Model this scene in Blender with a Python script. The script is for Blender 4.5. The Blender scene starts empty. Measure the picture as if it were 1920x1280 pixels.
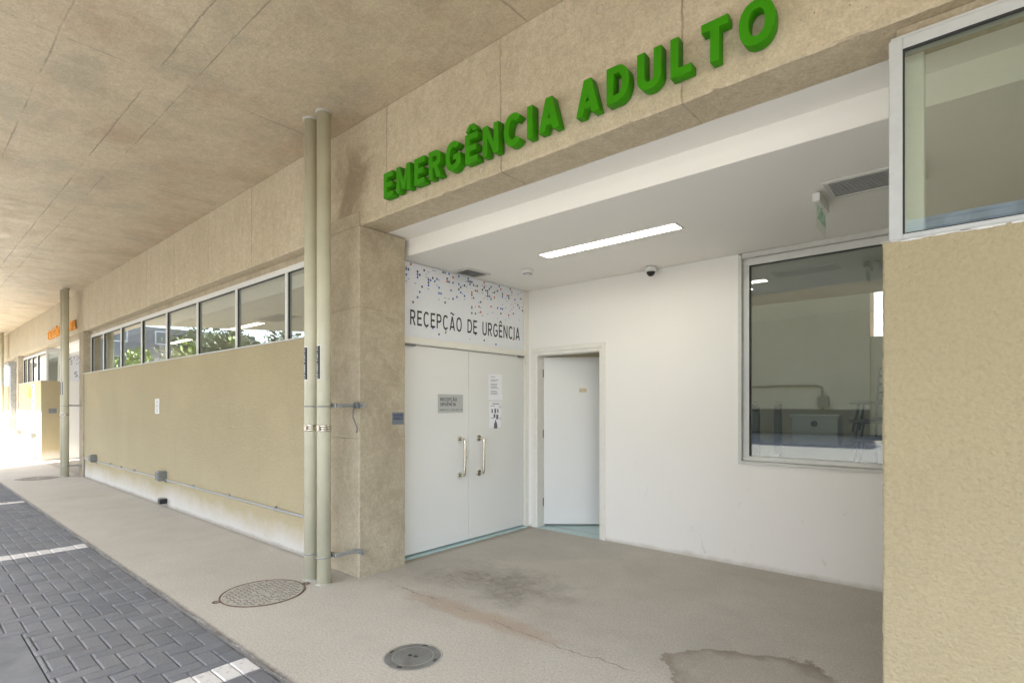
import bpy, bmesh, math, random
from mathutils import Vector, Matrix
random.seed(7)
R = math.radians
S = bpy.context.scene
COL = S.collection

# ------------------------------------------------------------------ helpers
def new_bm(): return bmesh.new()

def box(bm, x0, x1, y0, y1, z0, z1, bev=0.0, M=None, seg=1):
    r = bmesh.ops.create_cube(bm, size=1.0)
    vs = r['verts']
    for v in vs:
        v.co = Vector((x0 + (v.co.x + .5) * (x1 - x0), y0 + (v.co.y + .5) * (y1 - y0), z0 + (v.co.z + .5) * (z1 - z0)))
    if bev:
        es = list({e for v in vs for e in v.link_edges})
        r2 = bmesh.ops.bevel(bm, geom=es, offset=bev, segments=seg, affect='EDGES', profile=.6)
        vs = r2['verts']
        # every vertex of the bevelled island
        vs = list({w for f in r2['faces'] for w in f.verts} | set(vs))
    if M is not None:
        for v in vs: v.co = M @ v.co
    return vs

def cyl(bm, p0, p1, r0, r1=None, seg=24, caps=True):
    if r1 is None: r1 = r0
    p0, p1 = Vector(p0), Vector(p1)
    d = (p1 - p0).normalized()
    a = Vector((0, 0, 1)) if abs(d.z) < .9 else Vector((1, 0, 0))
    u = d.cross(a).normalized(); w = d.cross(u)
    A = []; B = []
    for i in range(seg):
        t = 2 * math.pi * i / seg
        q = u * math.cos(t) + w * math.sin(t)
        A.append(bm.verts.new(p0 + q * r0)); B.append(bm.verts.new(p1 + q * r1))
    for i in range(seg):
        j = (i + 1) % seg
        f = bm.faces.new((A[i], A[j], B[j], B[i])); f.smooth = True
    if caps:
        bm.faces.new(list(reversed(A))); bm.faces.new(B)

def tube(bm, pts, r, seg=12):
    pts = [Vector(p) for p in pts]
    rings = []
    prev = None
    for i, p in enumerate(pts):
        if i == 0: d = pts[1] - p
        elif i == len(pts) - 1: d = p - pts[i - 1]
        else: d = (pts[i + 1] - p).normalized() + (p - pts[i - 1]).normalized()
        d.normalize()
        if prev is None:
            a = Vector((0, 0, 1)) if abs(d.z) < .9 else Vector((1, 0, 0))
            u = d.cross(a).normalized()
        else:
            u = (prev - d * prev.dot(d)).normalized()
        prev = u
        w = d.cross(u)
        rr = r[i] if isinstance(r, (list, tuple)) else r
        rings.append([bm.verts.new(p + (u * math.cos(2 * math.pi * k / seg) + w * math.sin(2 * math.pi * k / seg)) * rr) for k in range(seg)])
    for a, b in zip(rings[:-1], rings[1:]):
        for k in range(seg):
            f = bm.faces.new((a[k], a[(k + 1) % seg], b[(k + 1) % seg], b[k])); f.smooth = True
    bm.faces.new(list(reversed(rings[0]))); bm.faces.new(rings[-1])

def lathe(bm, prof, cx, cy, seg=40):
    rings = []
    for r, z in prof:
        if r < 1e-5: rings.append([bm.verts.new((cx, cy, z))])
        else: rings.append([bm.verts.new((cx + r * math.cos(2 * math.pi * k / seg), cy + r * math.sin(2 * math.pi * k / seg), z)) for k in range(seg)])
    for a, b in zip(rings[:-1], rings[1:]):
        for k in range(seg):
            j = (k + 1) % seg
            if len(a) == 1 and len(b) == 1: continue
            if len(a) == 1: f = bm.faces.new((a[0], b[j], b[k]))
            elif len(b) == 1: f = bm.faces.new((a[k], a[j], b[0]))
            else: f = bm.faces.new((a[k], a[j], b[j], b[k]))
            f.smooth = True

def rough_prism(bm, axis, a0, a1, sec, n, jit, seed=1):
    """prism along axis; sec = cross-section points, jit = how far each of them may wander"""
    rnd = random.Random(seed); rings = []
    m = len(sec); ph = [(rnd.uniform(0, 6), rnd.uniform(0, 6)) for _ in sec]; chip = [0] * m
    for i in range(n + 1):
        t = a0 + (a1 - a0) * i / n; ring = []
        for k, (p, q) in enumerate(sec):
            j = jit[k]
            if j and rnd.random() < .012: chip[k] = rnd.randint(1, 5)
            c = 2.2 if chip[k] > 0 else 0; chip[k] -= 1
            w = j * (.45 * math.sin(t * 7 + ph[k][0]) + .35 * math.sin(t * 23 + ph[k][1]) + .55 * rnd.uniform(-1, 1))
            cx = sum(a for a, _ in sec) / m - p; cy = sum(b for _, b in sec) / m - q
            L = math.hypot(cx, cy); g = (w + c * j) / L
            p += cx * g; q += cy * g
            ring.append(bm.verts.new((t, p, q) if axis == 'x' else (p, q, t)))
        rings.append(ring)
    for A, B in zip(rings[:-1], rings[1:]):
        for k in range(m): bm.faces.new((A[k], A[(k + 1) % m], B[(k + 1) % m], B[k]))
    bm.faces.new(rings[0]); bm.faces.new(rings[-1])

def quad(bm, *ps):
    return bm.faces.new([bm.verts.new(p) for p in ps])

def wpos(o):
    v = Vector(o.location)
    while o.parent: o = o.parent; v = v + Vector(o.location)
    return v

def finish(o, label=None, cat=None, group=None, kind=None):
    if label: o['label'] = label
    if cat: o['category'] = cat
    if group: o['group'] = group
    if kind: o['kind'] = kind
    return o

def obj(name, bm, m, parent=None, label=None, cat=None, group=None, kind=None, recalc=True, base=True):
    if recalc: bmesh.ops.recalc_face_normals(bm, faces=bm.faces[:])
    me = bpy.data.meshes.new(name)
    xs = [v.co for v in bm.verts]
    mn = Vector((min(c.x for c in xs), min(c.y for c in xs), min(c.z for c in xs)))
    mx = Vector((max(c.x for c in xs), max(c.y for c in xs), max(c.z for c in xs)))
    o0 = (mn + mx) / 2
    if parent is None: o0.z = mn.z
    for v in bm.verts: v.co -= o0
    bm.to_mesh(me); bm.free()
    me.materials.append(m)
    o = bpy.data.objects.new(name, me); COL.objects.link(o)
    if parent is not None:
        o.parent = parent; o.location = o0 - wpos(parent)
    else: o.location = o0
    return finish(o, label, cat, group, kind)

def thing(name, loc, label, cat, group=None):
    o = bpy.data.objects.new(name, None); COL.objects.link(o)
    o.location = loc; o.empty_display_size = .1
    return finish(o, label, cat, group)

def copy_tree(o, parent=None):
    c = o.copy(); COL.objects.link(c)
    if parent is not None: c.parent = parent
    for ch in [x for x in bpy.data.objects if x.parent == o]: copy_tree(ch, c)
    return c

# ------------------------------------------------------------------ materials
class NB:
    def __init__(s, name):
        s.m = bpy.data.materials.new(name); s.m.use_nodes = True
        s.t = s.m.node_tree; s.t.nodes.clear()
        s.out = s.n('ShaderNodeOutputMaterial')
    def n(s, t): return s.t.nodes.new(t)
    def l(s, a, b): s.t.links.new(a, b)
    def setin(s, sock, v):
        if hasattr(v, 'is_output') or isinstance(v, bpy.types.NodeSocket): s.l(v, sock)
        elif isinstance(v, (tuple, list)) and len(v) == 3 and sock.type == 'RGBA': sock.default_value = (*v, 1)
        else: sock.default_value = v
    def pos(s):
        if not hasattr(s, '_p'): s._p = s.n('ShaderNodeNewGeometry').outputs['Position']
        return s._p
    def xyz(s):
        if not hasattr(s, '_x'):
            q = s.n('ShaderNodeSeparateXYZ'); s.l(s.pos(), q.inputs[0]); s._x = q.outputs
        return s._x
    def math(s, op, a, b=None, c=None, clamp=False):
        q = s.n('ShaderNodeMath'); q.operation = op; q.use_clamp = clamp
        s.setin(q.inputs[0], a)
        if b is not None: s.setin(q.inputs[1], b)
        if c is not None: s.setin(q.inputs[2], c)
        return q.outputs[0]
    def scale(s, v, sc):
        q = s.n('ShaderNodeVectorMath'); q.operation = 'MULTIPLY'
        s.l(v, q.inputs[0]); q.inputs[1].default_value = sc
        return q.outputs[0]
    def noise(s, scale, detail=4, rough=.55, vec=None, dist=0, off=None):
        q = s.n('ShaderNodeTexNoise'); v = vec if vec is not None else s.pos()
        if off:
            a = s.n('ShaderNodeVectorMath'); a.operation = 'ADD'; s.l(v, a.inputs[0]); a.inputs[1].default_value = off; v = a.outputs[0]
        s.l(v, q.inputs['Vector'])
        q.inputs['Scale'].default_value = scale; q.inputs['Detail'].default_value = detail
        q.inputs['Roughness'].default_value = rough; q.inputs['Distortion'].default_value = dist
        return q.outputs['Fac']
    def voro(s, scale, vec=None, feature='F1'):
        q = s.n('ShaderNodeTexVoronoi'); q.feature = feature
        s.l(vec if vec is not None else s.pos(), q.inputs['Vector']); q.inputs['Scale'].default_value = scale
        return q.outputs['Distance']
    def ramp(s, f, lo, hi, a=0.0, b=1.0):
        q = s.n('ShaderNodeMapRange'); s.setin(q.inputs[0], f)
        q.inputs[1].default_value = lo; q.inputs[2].default_value = hi
        q.inputs[3].default_value = a; q.inputs[4].default_value = b
        return q.outputs[0]
    def mix(s, f, a, b, mode='MIX'):
        q = s.n('ShaderNodeMix'); q.data_type = 'RGBA'; q.blend_type = mode
        s.setin(q.inputs[0], f); s.setin(q.inputs[6], a); s.setin(q.inputs[7], b)
        return q.outputs[2]
    def bump(s, h, strength=.3, dist=.01, normal=None):
        q = s.n('ShaderNodeBump'); s.setin(q.inputs['Height'], h)
        q.inputs['Strength'].default_value = strength; q.inputs['Distance'].default_value = dist
        if normal is not None: s.l(normal, q.inputs['Normal'])
        return q.outputs[0]
    def pbr(s, color, rough=.6, metal=0, spec=.5, normal=None, emis=None, estr=0, coat=0):
        q = s.n('ShaderNodeBsdfPrincipled')
        s.setin(q.inputs['Base Color'], color); s.setin(q.inputs['Roughness'], rough)
        q.inputs['Metallic'].default_value = metal; q.inputs['Specular IOR Level'].default_value = spec
        q.inputs['Coat Weight'].default_value = coat
        if normal is not None: s.l(normal, q.inputs['Normal'])
        if emis: q.inputs['Emission Color'].default_value = (*emis, 1); q.inputs['Emission Strength'].default_value = estr
        s.l(q.outputs[0], s.out.inputs[0])
        return s.m

def line_mask(b, coord, period, off, w, wob):
    """thin line where coord is at off + k*period; wob = wobbling offset socket"""
    c = b.math('ADD', coord, wob)
    c = b.math('SUBTRACT', c, off - period / 2)
    m = b.math('FLOORED_MODULO', c, period)
    d = b.math('ABSOLUTE', b.math('SUBTRACT', m, period / 2))
    return b.ramp(d, w * .4, w, 1, 0)
def line_at(b, coord, at, w, wob):
    d = b.math('ABSOLUTE', b.math('SUBTRACT', b.math('ADD', coord, wob), at))
    return b.ramp(d, w * .4, w, 1, 0)

def m_concrete(name, c1, c2, cdark, kind):
    b = NB(name)
    X, Y, Z = b.xyz()
    base = b.mix(b.ramp(b.noise(1.1, 9, .62), .3, .7), c1, c2)
    base = b.mix(b.ramp(b.noise(3.7, 6, .6, off=(9, 3, 1)), .52, .78, 0, .55), base, cdark)
    if kind == 'beam':
        st = b.noise(5, 6, .65, vec=b.scale(b.pos(), (1.6, 1.6, .14)))
        base = b.mix(b.ramp(st, .45, .75, 0, .45), base, cdark)
        st2 = b.noise(16, 4, .6, vec=b.scale(b.pos(), (1, 1, .12)), off=(2, 7, 3))
        base = b.mix(b.ramp(st2, .5, .8, 0, .35), base, (.62, .55, .43))
    elif kind == 'ceiling':
        st = b.noise(9, 7, .7, vec=b.scale(b.pos(), (.35, 1.3, 1)))
        base = b.mix(b.ramp(st, .45, .7, 0, .45), base, (.50, .42, .30))
        red = b.noise(1.6, 6, .6, off=(4, 4, 4))
        base = b.mix(b.ramp(red, .50, .68, 0, .7), base, (.43, .30, .19))
        grn = b.noise(2.3, 6, .6, off=(14, 4, 4))
        base = b.mix(b.ramp(grn, .50, .68, 0, .6), base, (.36, .33, .245))
    else:
        cl = b.noise(2.2, 8, .68, dist=1.0, off=(1, 1, 5))
        base = b.mix(b.ramp(cl, .42, .68, 0, .8), base, cdark)
        scr = b.noise(14, 8, .75, dist=2.0, off=(3, 1, 5))
        base = b.mix(b.ramp(scr, .60, .75, 0, .3), base, (.55, .48, .36))
    wob = b.ramp(b.noise(6, 5, .6, off=(5, 5, 5)), .3, .7, -.006, .006)
    brk = b.ramp(b.noise(1.7, 4, .6, off=(2, 8, 1)), .38, .55)
    if kind == 'beam':
        ln = b.math('MULTIPLY', line_mask(b, X, 1.262, -3.66, .007, wob), b.ramp(brk, 0, 1, .35, .9))
        rust = b.noise(2.6, 7, .65, dist=.6, off=(7, 7, 7))
        # stained patch above the pillar head
        dx = b.math('MULTIPLY', b.math('ADD', X, 4.18), 1.5); dz = b.math('SUBTRACT', Z, 3.40)
        dd = b.math('SQRT', b.math('ADD', b.math('MULTIPLY', dx, dx), b.math('MULTIPLY', dz, dz)))
        stain = b.ramp(b.math('SUBTRACT', dd, b.math('MULTIPLY', rust, 1.5)), -.60, -.20, .75, 0)
        base = b.mix(stain, base, (.26, .195, .125))
        for (hx, hz) in ((-3.62, 3.77), (-2.99, 3.78), (-2.33, 3.76), (-1.63, 3.79), (-2.58, 3.13), (-1.42, 3.34), (-5.6, 3.72), (-7.2, 3.74), (-9.0, 3.72)):
            ex = b.math('SUBTRACT', X, hx); ez = b.math('SUBTRACT', Z, hz)
            e = b.math('SQRT', b.math('ADD', b.math('MULTIPLY', ex, ex), b.math('MULTIPLY', ez, ez)))
            base = b.mix(b.ramp(e, .012, .024, .8, 0), base, (.60, .53, .42))
            ring = b.math('MULTIPLY', b.ramp(e, .018, .023, 0, 1), b.ramp(e, .023, .029, 1, 0))
            base = b.mix(b.math('MULTIPLY', ring, .45), base, (.22, .17, .12))
    elif kind == 'ceiling':
        l1 = line_mask(b, X, 2.44, -4.61, .010, wob)
        l2 = line_at(b, Y, 1.30, .009, wob); l3 = line_at(b, Y, 1.52, .007, b.math('MULTIPLY', wob, -1)); l4 = line_at(b, Y, .74, .010, wob)
        l5 = line_mask(b, Y, 1.3, -.5, .008, wob)
        l5 = b.math('MULTIPLY', l5, b.ramp(Y, .3, .31, 1, 0))
        ln = b.math('MAXIMUM', b.math('MAXIMUM', l1, l2), b.math('MAXIMUM', b.math('MAXIMUM', l3, l4), l5))
        ln = b.math('MULTIPLY', ln, brk)
    else:
        ln = b.math('MULTIPLY', b.math('MAXIMUM', line_at(b, Z, 1.21, .006, wob), line_at(b, Z, 2.36, .005, wob)), b.math('MULTIPLY', brk, .55))
    base = b.mix(b.math('MULTIPLY', ln, .5 if kind == 'ceiling' else .7), base, (.13, .10, .075))
    # pale grout beside the joints
    pale = b.math('MULTIPLY', b.ramp(b.noise(30, 3, .6), .5, .65), b.ramp(b.noise(.9, 4, .5, off=(6, 1, 1)), .5, .62, 0, .35))
    base = b.mix(pale, base, (.58, .51, .40))
    # pores
    pv = b.voro(22)
    pm = b.math('MULTIPLY', b.ramp(pv, .05, .085, 1, 0), b.ramp(b.noise(2.4, 3, .5, off=(3, 3, 9)), .53, .6))
    base = b.mix(b.math('MULTIPLY', pm, .8), base, (.08, .06, .045))
    fine = b.noise(75, 4, .7)
    base = b.mix(b.ramp(fine, .36, .62, .32, 0), base, (.22, .175, .12))
    mid = b.noise(21, 7, .72, off=(11, 2, 4), dist=.6)
    base = b.mix(b.ramp(mid, .40, .62, .30, 0), base, (.25, .20, .135))
    base = b.mix(b.ramp(b.noise(33, 6, .7, off=(1, 12, 4)), .56, .70, 0, .35), base, (.66, .59, .46))
    if kind == 'ceiling':
        sc = b.noise(16, 6, .75, vec=b.scale(b.pos(), (.5, 4, 1)), dist=.8)
        base = b.mix(b.ramp(sc, .57, .68, 0, .35), base, (.66, .58, .44))
        sc2 = b.noise(16, 6, .75, vec=b.scale(b.pos(), (4, .6, 1)), dist=.8)
        base = b.mix(b.ramp(sc2, .36, .44, .25, 0), base, (.26, .21, .14))
    h = b.math('ADD', b.math('MULTIPLY', fine, .35), b.math('MULTIPLY', b.noise(14, 6, .6), 1.0))
    h = b.math('SUBTRACT', h, b.math('MULTIPLY', ln, 1.2))
    h = b.math('SUBTRACT', h, b.math('MULTIPLY', pm, 1.0))
    nrm = b.bump(h, .45 if kind != 'ceiling' else .30, .010)
    return b.pbr(base, b.ramp(b.noise(5, 4), .3, .7, .42, .62) if kind == 'ceiling' else .75, normal=nrm, spec=.5 if kind == 'ceiling' else .35)

def m_stucco(name, col, dirt=True):
    b = NB(name)
    X, Y, Z = b.xyz()
    base = b.mix(b.ramp(b.noise(.9, 6, .6), .35, .7, 0, .5), col, tuple(c * .88 for c in col))
    g = b.noise(62, 4, .65, vec=b.scale(b.pos(), (1, 1, .8)))
    v = b.voro(70)
    base = b.mix(b.ramp(g, .34, .56, .26, 0), base, tuple(c * .62 for c in col))
    base = b.mix(b.ramp(b.noise(.45, 6, .65, off=(7, 7, 0)), .48, .66, 0, .35), base, tuple(c * 1.14 for c in col))
    base = b.mix(b.ramp(b.noise(3.5, 6, .75, vec=b.scale(b.pos(), (2, 1, .3)), off=(3, 0, 0)), .56, .72, 0, .30), base, tuple(c * .78 for c in col))
    if dirt:
        nz = b.math('ADD', b.noise(1.8, 6, .65), b.math('MULTIPLY', b.noise(9, 4, .6), .25))
        k = b.math('SUBTRACT', Z, b.math('MULTIPLY', nz, .36))
        base = b.mix(b.ramp(k, -.16, .09, .85, 0), base, (.60, .585, .55))
        gr = b.math('SUBTRACT', Z, b.math('MULTIPLY', b.noise(5, 5, .7, off=(1, 2, 3)), .07))
        base = b.mix(b.ramp(gr, -.02, .015, .7, 0), base, (.30, .27, .22))
        sp = b.math('MULTIPLY', b.ramp(b.voro(9), .035, .06, 1, 0), b.ramp(b.noise(2, 2, off=(8, 0, 0)), .58, .62))
        base = b.mix(b.math('MULTIPLY', sp, .6), base, (.25, .2, .14))
    h = b.math('ADD', b.math('MULTIPLY', b.noise(66, 4, .6, off=(1, 5, 2)), 2.0), b.math('MULTIPLY', v, .7))
    return b.pbr(base, .85, normal=b.bump(h, .75, .007), spec=.25)

def m_paint(name, col, rough=.55, marks=False, bump=.06):
    b = NB(name)
    base = b.mix(b.ramp(b.noise(.8, 5, .6), .4, .7, 0, .35), col, tuple(c * .93 for c in col))
    if marks:
        X, Y, Z = b.xyz()
        sc = b.noise(5, 8, .8, vec=b.scale(b.pos(), (1.3, 1, .7)), dist=1.2)
        low = b.ramp(Z, .25, 1.1, 1, 0)
        base = b.mix(b.math('MULTIPLY', b.ramp(sc, .60, .66, 0, .38), low), base, (.45, .42, .37))
        k = b.math('SUBTRACT', Z, b.math('MULTIPLY', b.noise(4, 6, .7), .10))
        base = b.mix(b.ramp(k, -.045, .0, .55, 0), base, (.42, .38, .31))
        sp = b.math('MULTIPLY', b.ramp(b.voro(4.0), .010, .018, 1, 0), b.ramp(b.noise(1.3, 2), .54, .58))
        base = b.mix(b.math('MULTIPLY', sp, .8), base, (.2, .15, .1))
    return b.pbr(base, rough, normal=b.bump(b.noise(60, 3), bump, .004), spec=.4)

def m_plain(name, col, rough=.5, metal=0, spec=.5, var=.12, scale=20, bump=0.0, coat=0):
    b = NB(name)
    base = b.mix(b.ramp(b.noise(scale, 4, .6), .35, .7, 0, 1), col, tuple(c * (1 - var) for c in col))
    nr = b.bump(b.noise(scale * 4, 3), bump, .003) if bump else None
    return b.pbr(base, b.ramp(b.noise(scale * .7, 3, off=(2, 2, 2)), .3, .7, max(0, rough - .06), rough + .08), metal, spec, nr, coat=coat)

def m_emit(name, col, st):
    b = NB(name); e = b.n('ShaderNodeEmission'); e.inputs[0].default_value = (*col, 1); e.inputs[1].default_value = st
    b.l(e.outputs[0], b.out.inputs[0]); return b.m

def m_glass(name, tint, refl, fk=1.15):
    b = NB(name)
    t = b.n('ShaderNodeBsdfTransparent'); t.inputs[0].default_value = (*tint, 1)
    g = b.n('ShaderNodeBsdfGlossy'); g.inputs['Roughness'].default_value = .0; g.inputs[0].default_value = (.92, .95, .95, 1)
    bp = b.bump(b.noise(1.3, 2), .03, .01); b.l(bp, g.inputs['Normal'])
    ge = b.n('ShaderNodeNewGeometry'); dp = b.n('ShaderNodeVectorMath'); dp.operation = 'DOT_PRODUCT'
    b.l(ge.outputs['Incoming'], dp.inputs[0]); b.l(ge.outputs['Normal'], dp.inputs[1])
    c = b.math('SUBTRACT', 1.0, b.math('ABSOLUTE', dp.outputs['Value']), clamp=True)
    sch = b.math('ADD', .04, b.math('MULTIPLY', b.math('POWER', c, 4.5), .96))
    f = b.math('ADD', b.math('MULTIPLY', sch, fk), refl, clamp=True)
    mx = b.n('ShaderNodeMixShader'); b.l(f, mx.inputs[0]); b.l(t.outputs[0], mx.inputs[1]); b.l(g.outputs[0], mx.inputs[2])
    b.l(mx.outputs[0], b.out.inputs[0]); return b.m

def m_floor(name):
    b = NB(name)
    X, Y, Z = b.xyz()
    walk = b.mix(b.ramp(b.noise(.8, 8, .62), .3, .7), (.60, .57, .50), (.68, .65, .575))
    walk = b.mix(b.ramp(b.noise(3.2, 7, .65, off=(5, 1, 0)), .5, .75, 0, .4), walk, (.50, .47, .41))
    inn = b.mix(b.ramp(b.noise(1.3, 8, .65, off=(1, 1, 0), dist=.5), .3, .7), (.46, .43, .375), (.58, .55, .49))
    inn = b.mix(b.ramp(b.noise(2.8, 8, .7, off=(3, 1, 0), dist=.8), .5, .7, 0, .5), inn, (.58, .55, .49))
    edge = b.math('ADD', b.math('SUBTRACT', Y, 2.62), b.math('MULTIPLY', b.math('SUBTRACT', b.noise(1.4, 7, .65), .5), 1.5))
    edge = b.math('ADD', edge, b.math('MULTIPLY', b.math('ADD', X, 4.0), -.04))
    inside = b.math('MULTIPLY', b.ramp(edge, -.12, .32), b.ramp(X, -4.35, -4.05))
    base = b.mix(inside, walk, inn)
    def blob(cx, cy, sx, sy, ang, nsc, namt, off):
        c, s_ = math.cos(ang), math.sin(ang)
        dx = b.math('SUBTRACT', X, cx); dy = b.math('SUBTRACT', Y, cy)
        u = b.math('DIVIDE', b.math('ADD', b.math('MULTIPLY', dx, c), b.math('MULTIPLY', dy, s_)), sx)
        v = b.math('DIVIDE', b.math('SUBTRACT', b.math('MULTIPLY', dy, c), b.math('MULTIPLY', dx, s_)), sy)
        d = b.math('POWER', b.math('ADD', b.math('POWER', b.math('ABSOLUTE', u), 2.6), b.math('POWER', b.math('ABSOLUTE', v), 2.6)), 1 / 2.6)
        return b.math('ADD', d, b.math('MULTIPLY', b.math('SUBTRACT', b.noise(nsc, 6, .65, off=off), .5), namt))
    # dark scuffed patch
    d1 = blob(-3.05, 3.38, .75, .42, .05, 2.6, 1.9, (2, 9, 0))
    scr = b.ramp(b.noise(7, 7, .75, off=(8, 1, 0), dist=1.5), .42, .62, .35, 1)
    base = b.mix(b.math('MULTIPLY', b.ramp(d1, .4, 1.1, .72, 0), scr), base, (.135, .125, .115))
    # ochre worn band along the facade line
    d2 = blob(-2.75, 2.74, .95, .13, .03, 5, 1.6, (1, 2, 0))
    base = b.mix(b.ramp(d2, .5, 1.0, .75, 0), base, (.50, .39, .29))
    crk = line_at(b, b.math('ADD', Y, b.math('MULTIPLY', b.noise(1.6, 7, .7, off=(4, 0, 0)), .35)), 2.88, .009, b.math('MULTIPLY', X, .02))
    base = b.mix(b.math('MULTIPLY', b.math('MULTIPLY', crk, b.ramp(b.noise(2.2, 3, off=(0, 9, 0)), .42, .52)), b.ramp(X, -4.0, -3.8, 0, .6)), base, (.16, .14, .12))
    # dried water mark: rim and pale middle
    d3 = blob(-.93, 3.12, .44, .30, .62, 4.2, 1.25, (4, 4, 0))
    base = b.mix(b.ramp(d3, .72, .95, .55, 0), base, (.42, .385, .31))
    rim = b.math('MULTIPLY', b.ramp(d3, .62, .92, 0, 1), b.ramp(d3, .97, 1.03, 1, 0))
    base = b.mix(b.math('MULTIPLY', rim, b.ramp(b.noise(3, 3, off=(6, 6, 0)), .35, .6, .35, .8)), base, (.16, .12, .08))
    # white paint flecks and tiny chips inside
    fl = b.math('MULTIPLY', b.ramp(b.voro(5.5, vec=b.scale(b.pos(), (1, 1.8, 1))), .05, .085, 1, 0), b.ramp(b.noise(3, 3, off=(2, 0, 2)), .50, .54))
    base = b.mix(b.math('MULTIPLY', b.math('MULTIPLY', fl, inside), .8), base, (.62, .60, .55))
    fl2 = b.math('MULTIPLY', b.ramp(b.voro(17), .06, .09, 1, 0), b.ramp(b.noise(5, 3, off=(2, 5, 2)), .56, .62))
    base = b.mix(b.math('MULTIPLY', fl2, .5), base, (.12, .10, .08))
    # aggregate speckle
    sp = b.noise(150, 3, .75)
    base = b.mix(b.ramp(sp, .36, .60, .5, 0), base, (.17, .15, .125))
    base = b.mix(b.ramp(b.noise(60, 4, .75, off=(3, 2, 1)), .38, .60, .35, 0), base, (.22, .20, .17))
    base = b.mix(b.ramp(b.math('ADD', Y, b.math('MULTIPLY', b.noise(14, 5, .7), .05)), 1.440, 1.478, .92, 0), base, (.085, .08, .072))
    base = b.mix(b.ramp(b.noise(110, 2, .7, off=(9, 9, 9)), .60, .72, 0, .35), base, (.65, .62, .56))
    # grime next to the facade
    gr = b.math('MULTIPLY', b.ramp(b.math('ADD', Y, b.math('MULTIPLY', b.noise(5, 5, .7), .06)), 2.66, 2.72, 0, .6), b.ramp(X, -4.1, -4.04, 1, 0))
    base = b.mix(gr, base, (.24, .20, .15))
    h = b.math('ADD', b.math('MULTIPLY', sp, .6), b.noise(9, 5, .6))
    return b.pbr(base, b.ramp(b.noise(2.3, 5), .3, .7, .55, .8), normal=b.bump(h, .25, .005), spec=.35)

def m_paver(name):
    b = NB(name)
    X, Y, Z = b.xyz()
    a = b.n('ShaderNodeAttribute'); a.attribute_name = 'tone'
    f = a.outputs['Fac']
    base = b.mix(f, (.155, .165, .178), (.215, .225, .238))
    base = b.mix(b.ramp(b.noise(1.1, 6, .6), .4, .75, 0, .55), base, (.25, .245, .235))
    base = b.mix(b.ramp(b.noise(120, 3, .7), .3, .65, .5, 0), base, (.09, .093, .1))
    base = b.mix(b.ramp(b.noise(160, 2, .7, off=(3, 3, 3)), .6, .72, 0, .4), base, (.38, .38, .37))
    wear = b.ramp(b.math('ADD', b.noise(26, 5, .7), b.math('MULTIPLY', b.noise(2, 3), .3)), .52, .60, 1, .96)
    stripe = None
    for sx in (.75, -3.225, -7.30, -11.38, -15.45, -19.5, -23.6):
        d = b.math('ABSOLUTE', b.math('SUBTRACT', X, sx))
        k = b.ramp(b.math('ADD', d, b.math('MULTIPLY', b.noise(40, 3), .01)), .101, .106, 1, 0)
        stripe = k if stripe is None else b.math('MAXIMUM', stripe, k)
    wear2 = b.ramp(b.noise(34, 5, .75, off=(5, 5, 5)), .33, .44, .25, 1)
    base = b.mix(b.math('MULTIPLY', stripe, b.math('MULTIPLY', wear, wear2)), base, (.66, .65, .62))
    h = b.noise(130, 3, .7)
    return b.pbr(base, .8, normal=b.bump(h, .5, .004), spec=.3)

CW = m_concrete('beam_concrete', (.56, .475, .325), (.67, .58, .42), (.47, .385, .255), 'beam')
CC = m_concrete('soffit_concrete', (.56, .465, .315), (.66, .56, .40), (.46, .375, .25), 'ceiling')
CP = m_concrete('pillar_concrete', (.49, .42, .30), (.58, .51, .38), (.35, .29, .20), 'pillar')
ST = m_stucco('tan_stucco', (.44, .372, .232))
WH = m_paint('white_wall_paint', (.84, .825, .79), .6, True)
WC = m_paint('white_ceiling_paint', (.84, .82, .77), .7)
DR = m_paint('door_laminate', (.77, .77, .745), .35, bump=.02)
FRM = m_plain('cream_metal', (.80, .78, .72), .4, var=.06)
ALU = m_plain('white_aluminium', (.68, .68, .66), .35, var=.06)
ALG = m_plain('grey_aluminium', (.62, .62, .59), .4, var=.08)
RUB = m_plain('black_gasket', (.02, .02, .02), .6)
PVC = m_plain('pipe_paint', (.60, .575, .435), .42, var=.16, scale=3, bump=.05)
STL = m_plain('polished_steel', (.72, .68, .60), .16, 1, var=.1)
GAL = m_plain('galvanised_steel', (.42, .43, .42), .45, .7, var=.25, scale=14)
GRY = m_plain('grey_box_paint', (.17, .18, .18), .5, .2, var=.2)
BLK = m_plain('black_plastic', (.015, .015, .017), .35)
INK = m_plain('black_ink', (.022, .022, .025), .5, var=.05)
GRN = m_plain('green_letter_paint', (.042, .265, .001), .5, var=.16, scale=3, spec=.2)
ORG = m_plain('orange_letter_paint', (.85, .33, .005), .5, var=.10, scale=6)
VIN = m_plain('white_vinyl', (.76, .78, .82), .35, var=.03)
PAP = m_plain('paper', (.88, .88, .92), .7, var=.05)
PLQ = m_plain('grey_plaque', (.47, .48, .47), .35, var=.05)
PLB = m_plain('blue_grey_plaque', (.17, .19, .22), .45, var=.1)
NAV = m_plain('navy_ink', (.03, .045, .13), .5)
BLUE = m_plain('blue_vinyl_floor', (.42, .56, .57), .35, var=.08)
DBL = m_plain('blue_square_ink', (.015, .13, .48), .5)
RED = m_plain('red_square_ink', (.52, .07, .03), .5)
CHR = m_plain('charcoal_square_ink', (.03, .035, .05), .5)
WPL = m_plain('white_plastic', (.74, .74, .72), .35, var=.04)
YEL = m_plain('yellow_paper', (.80, .52, .04), .6)
CRM = m_plain('cream_tape', (.62, .53, .34), .6)
IRN = m_plain('cast_iron', (.20, .185, .16), .7, .3, var=.4, scale=12, bump=.2)
IRD = m_plain('manhole_concrete_dust', (.47, .45, .39), .85, var=.3, scale=30, bump=.3)
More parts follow.
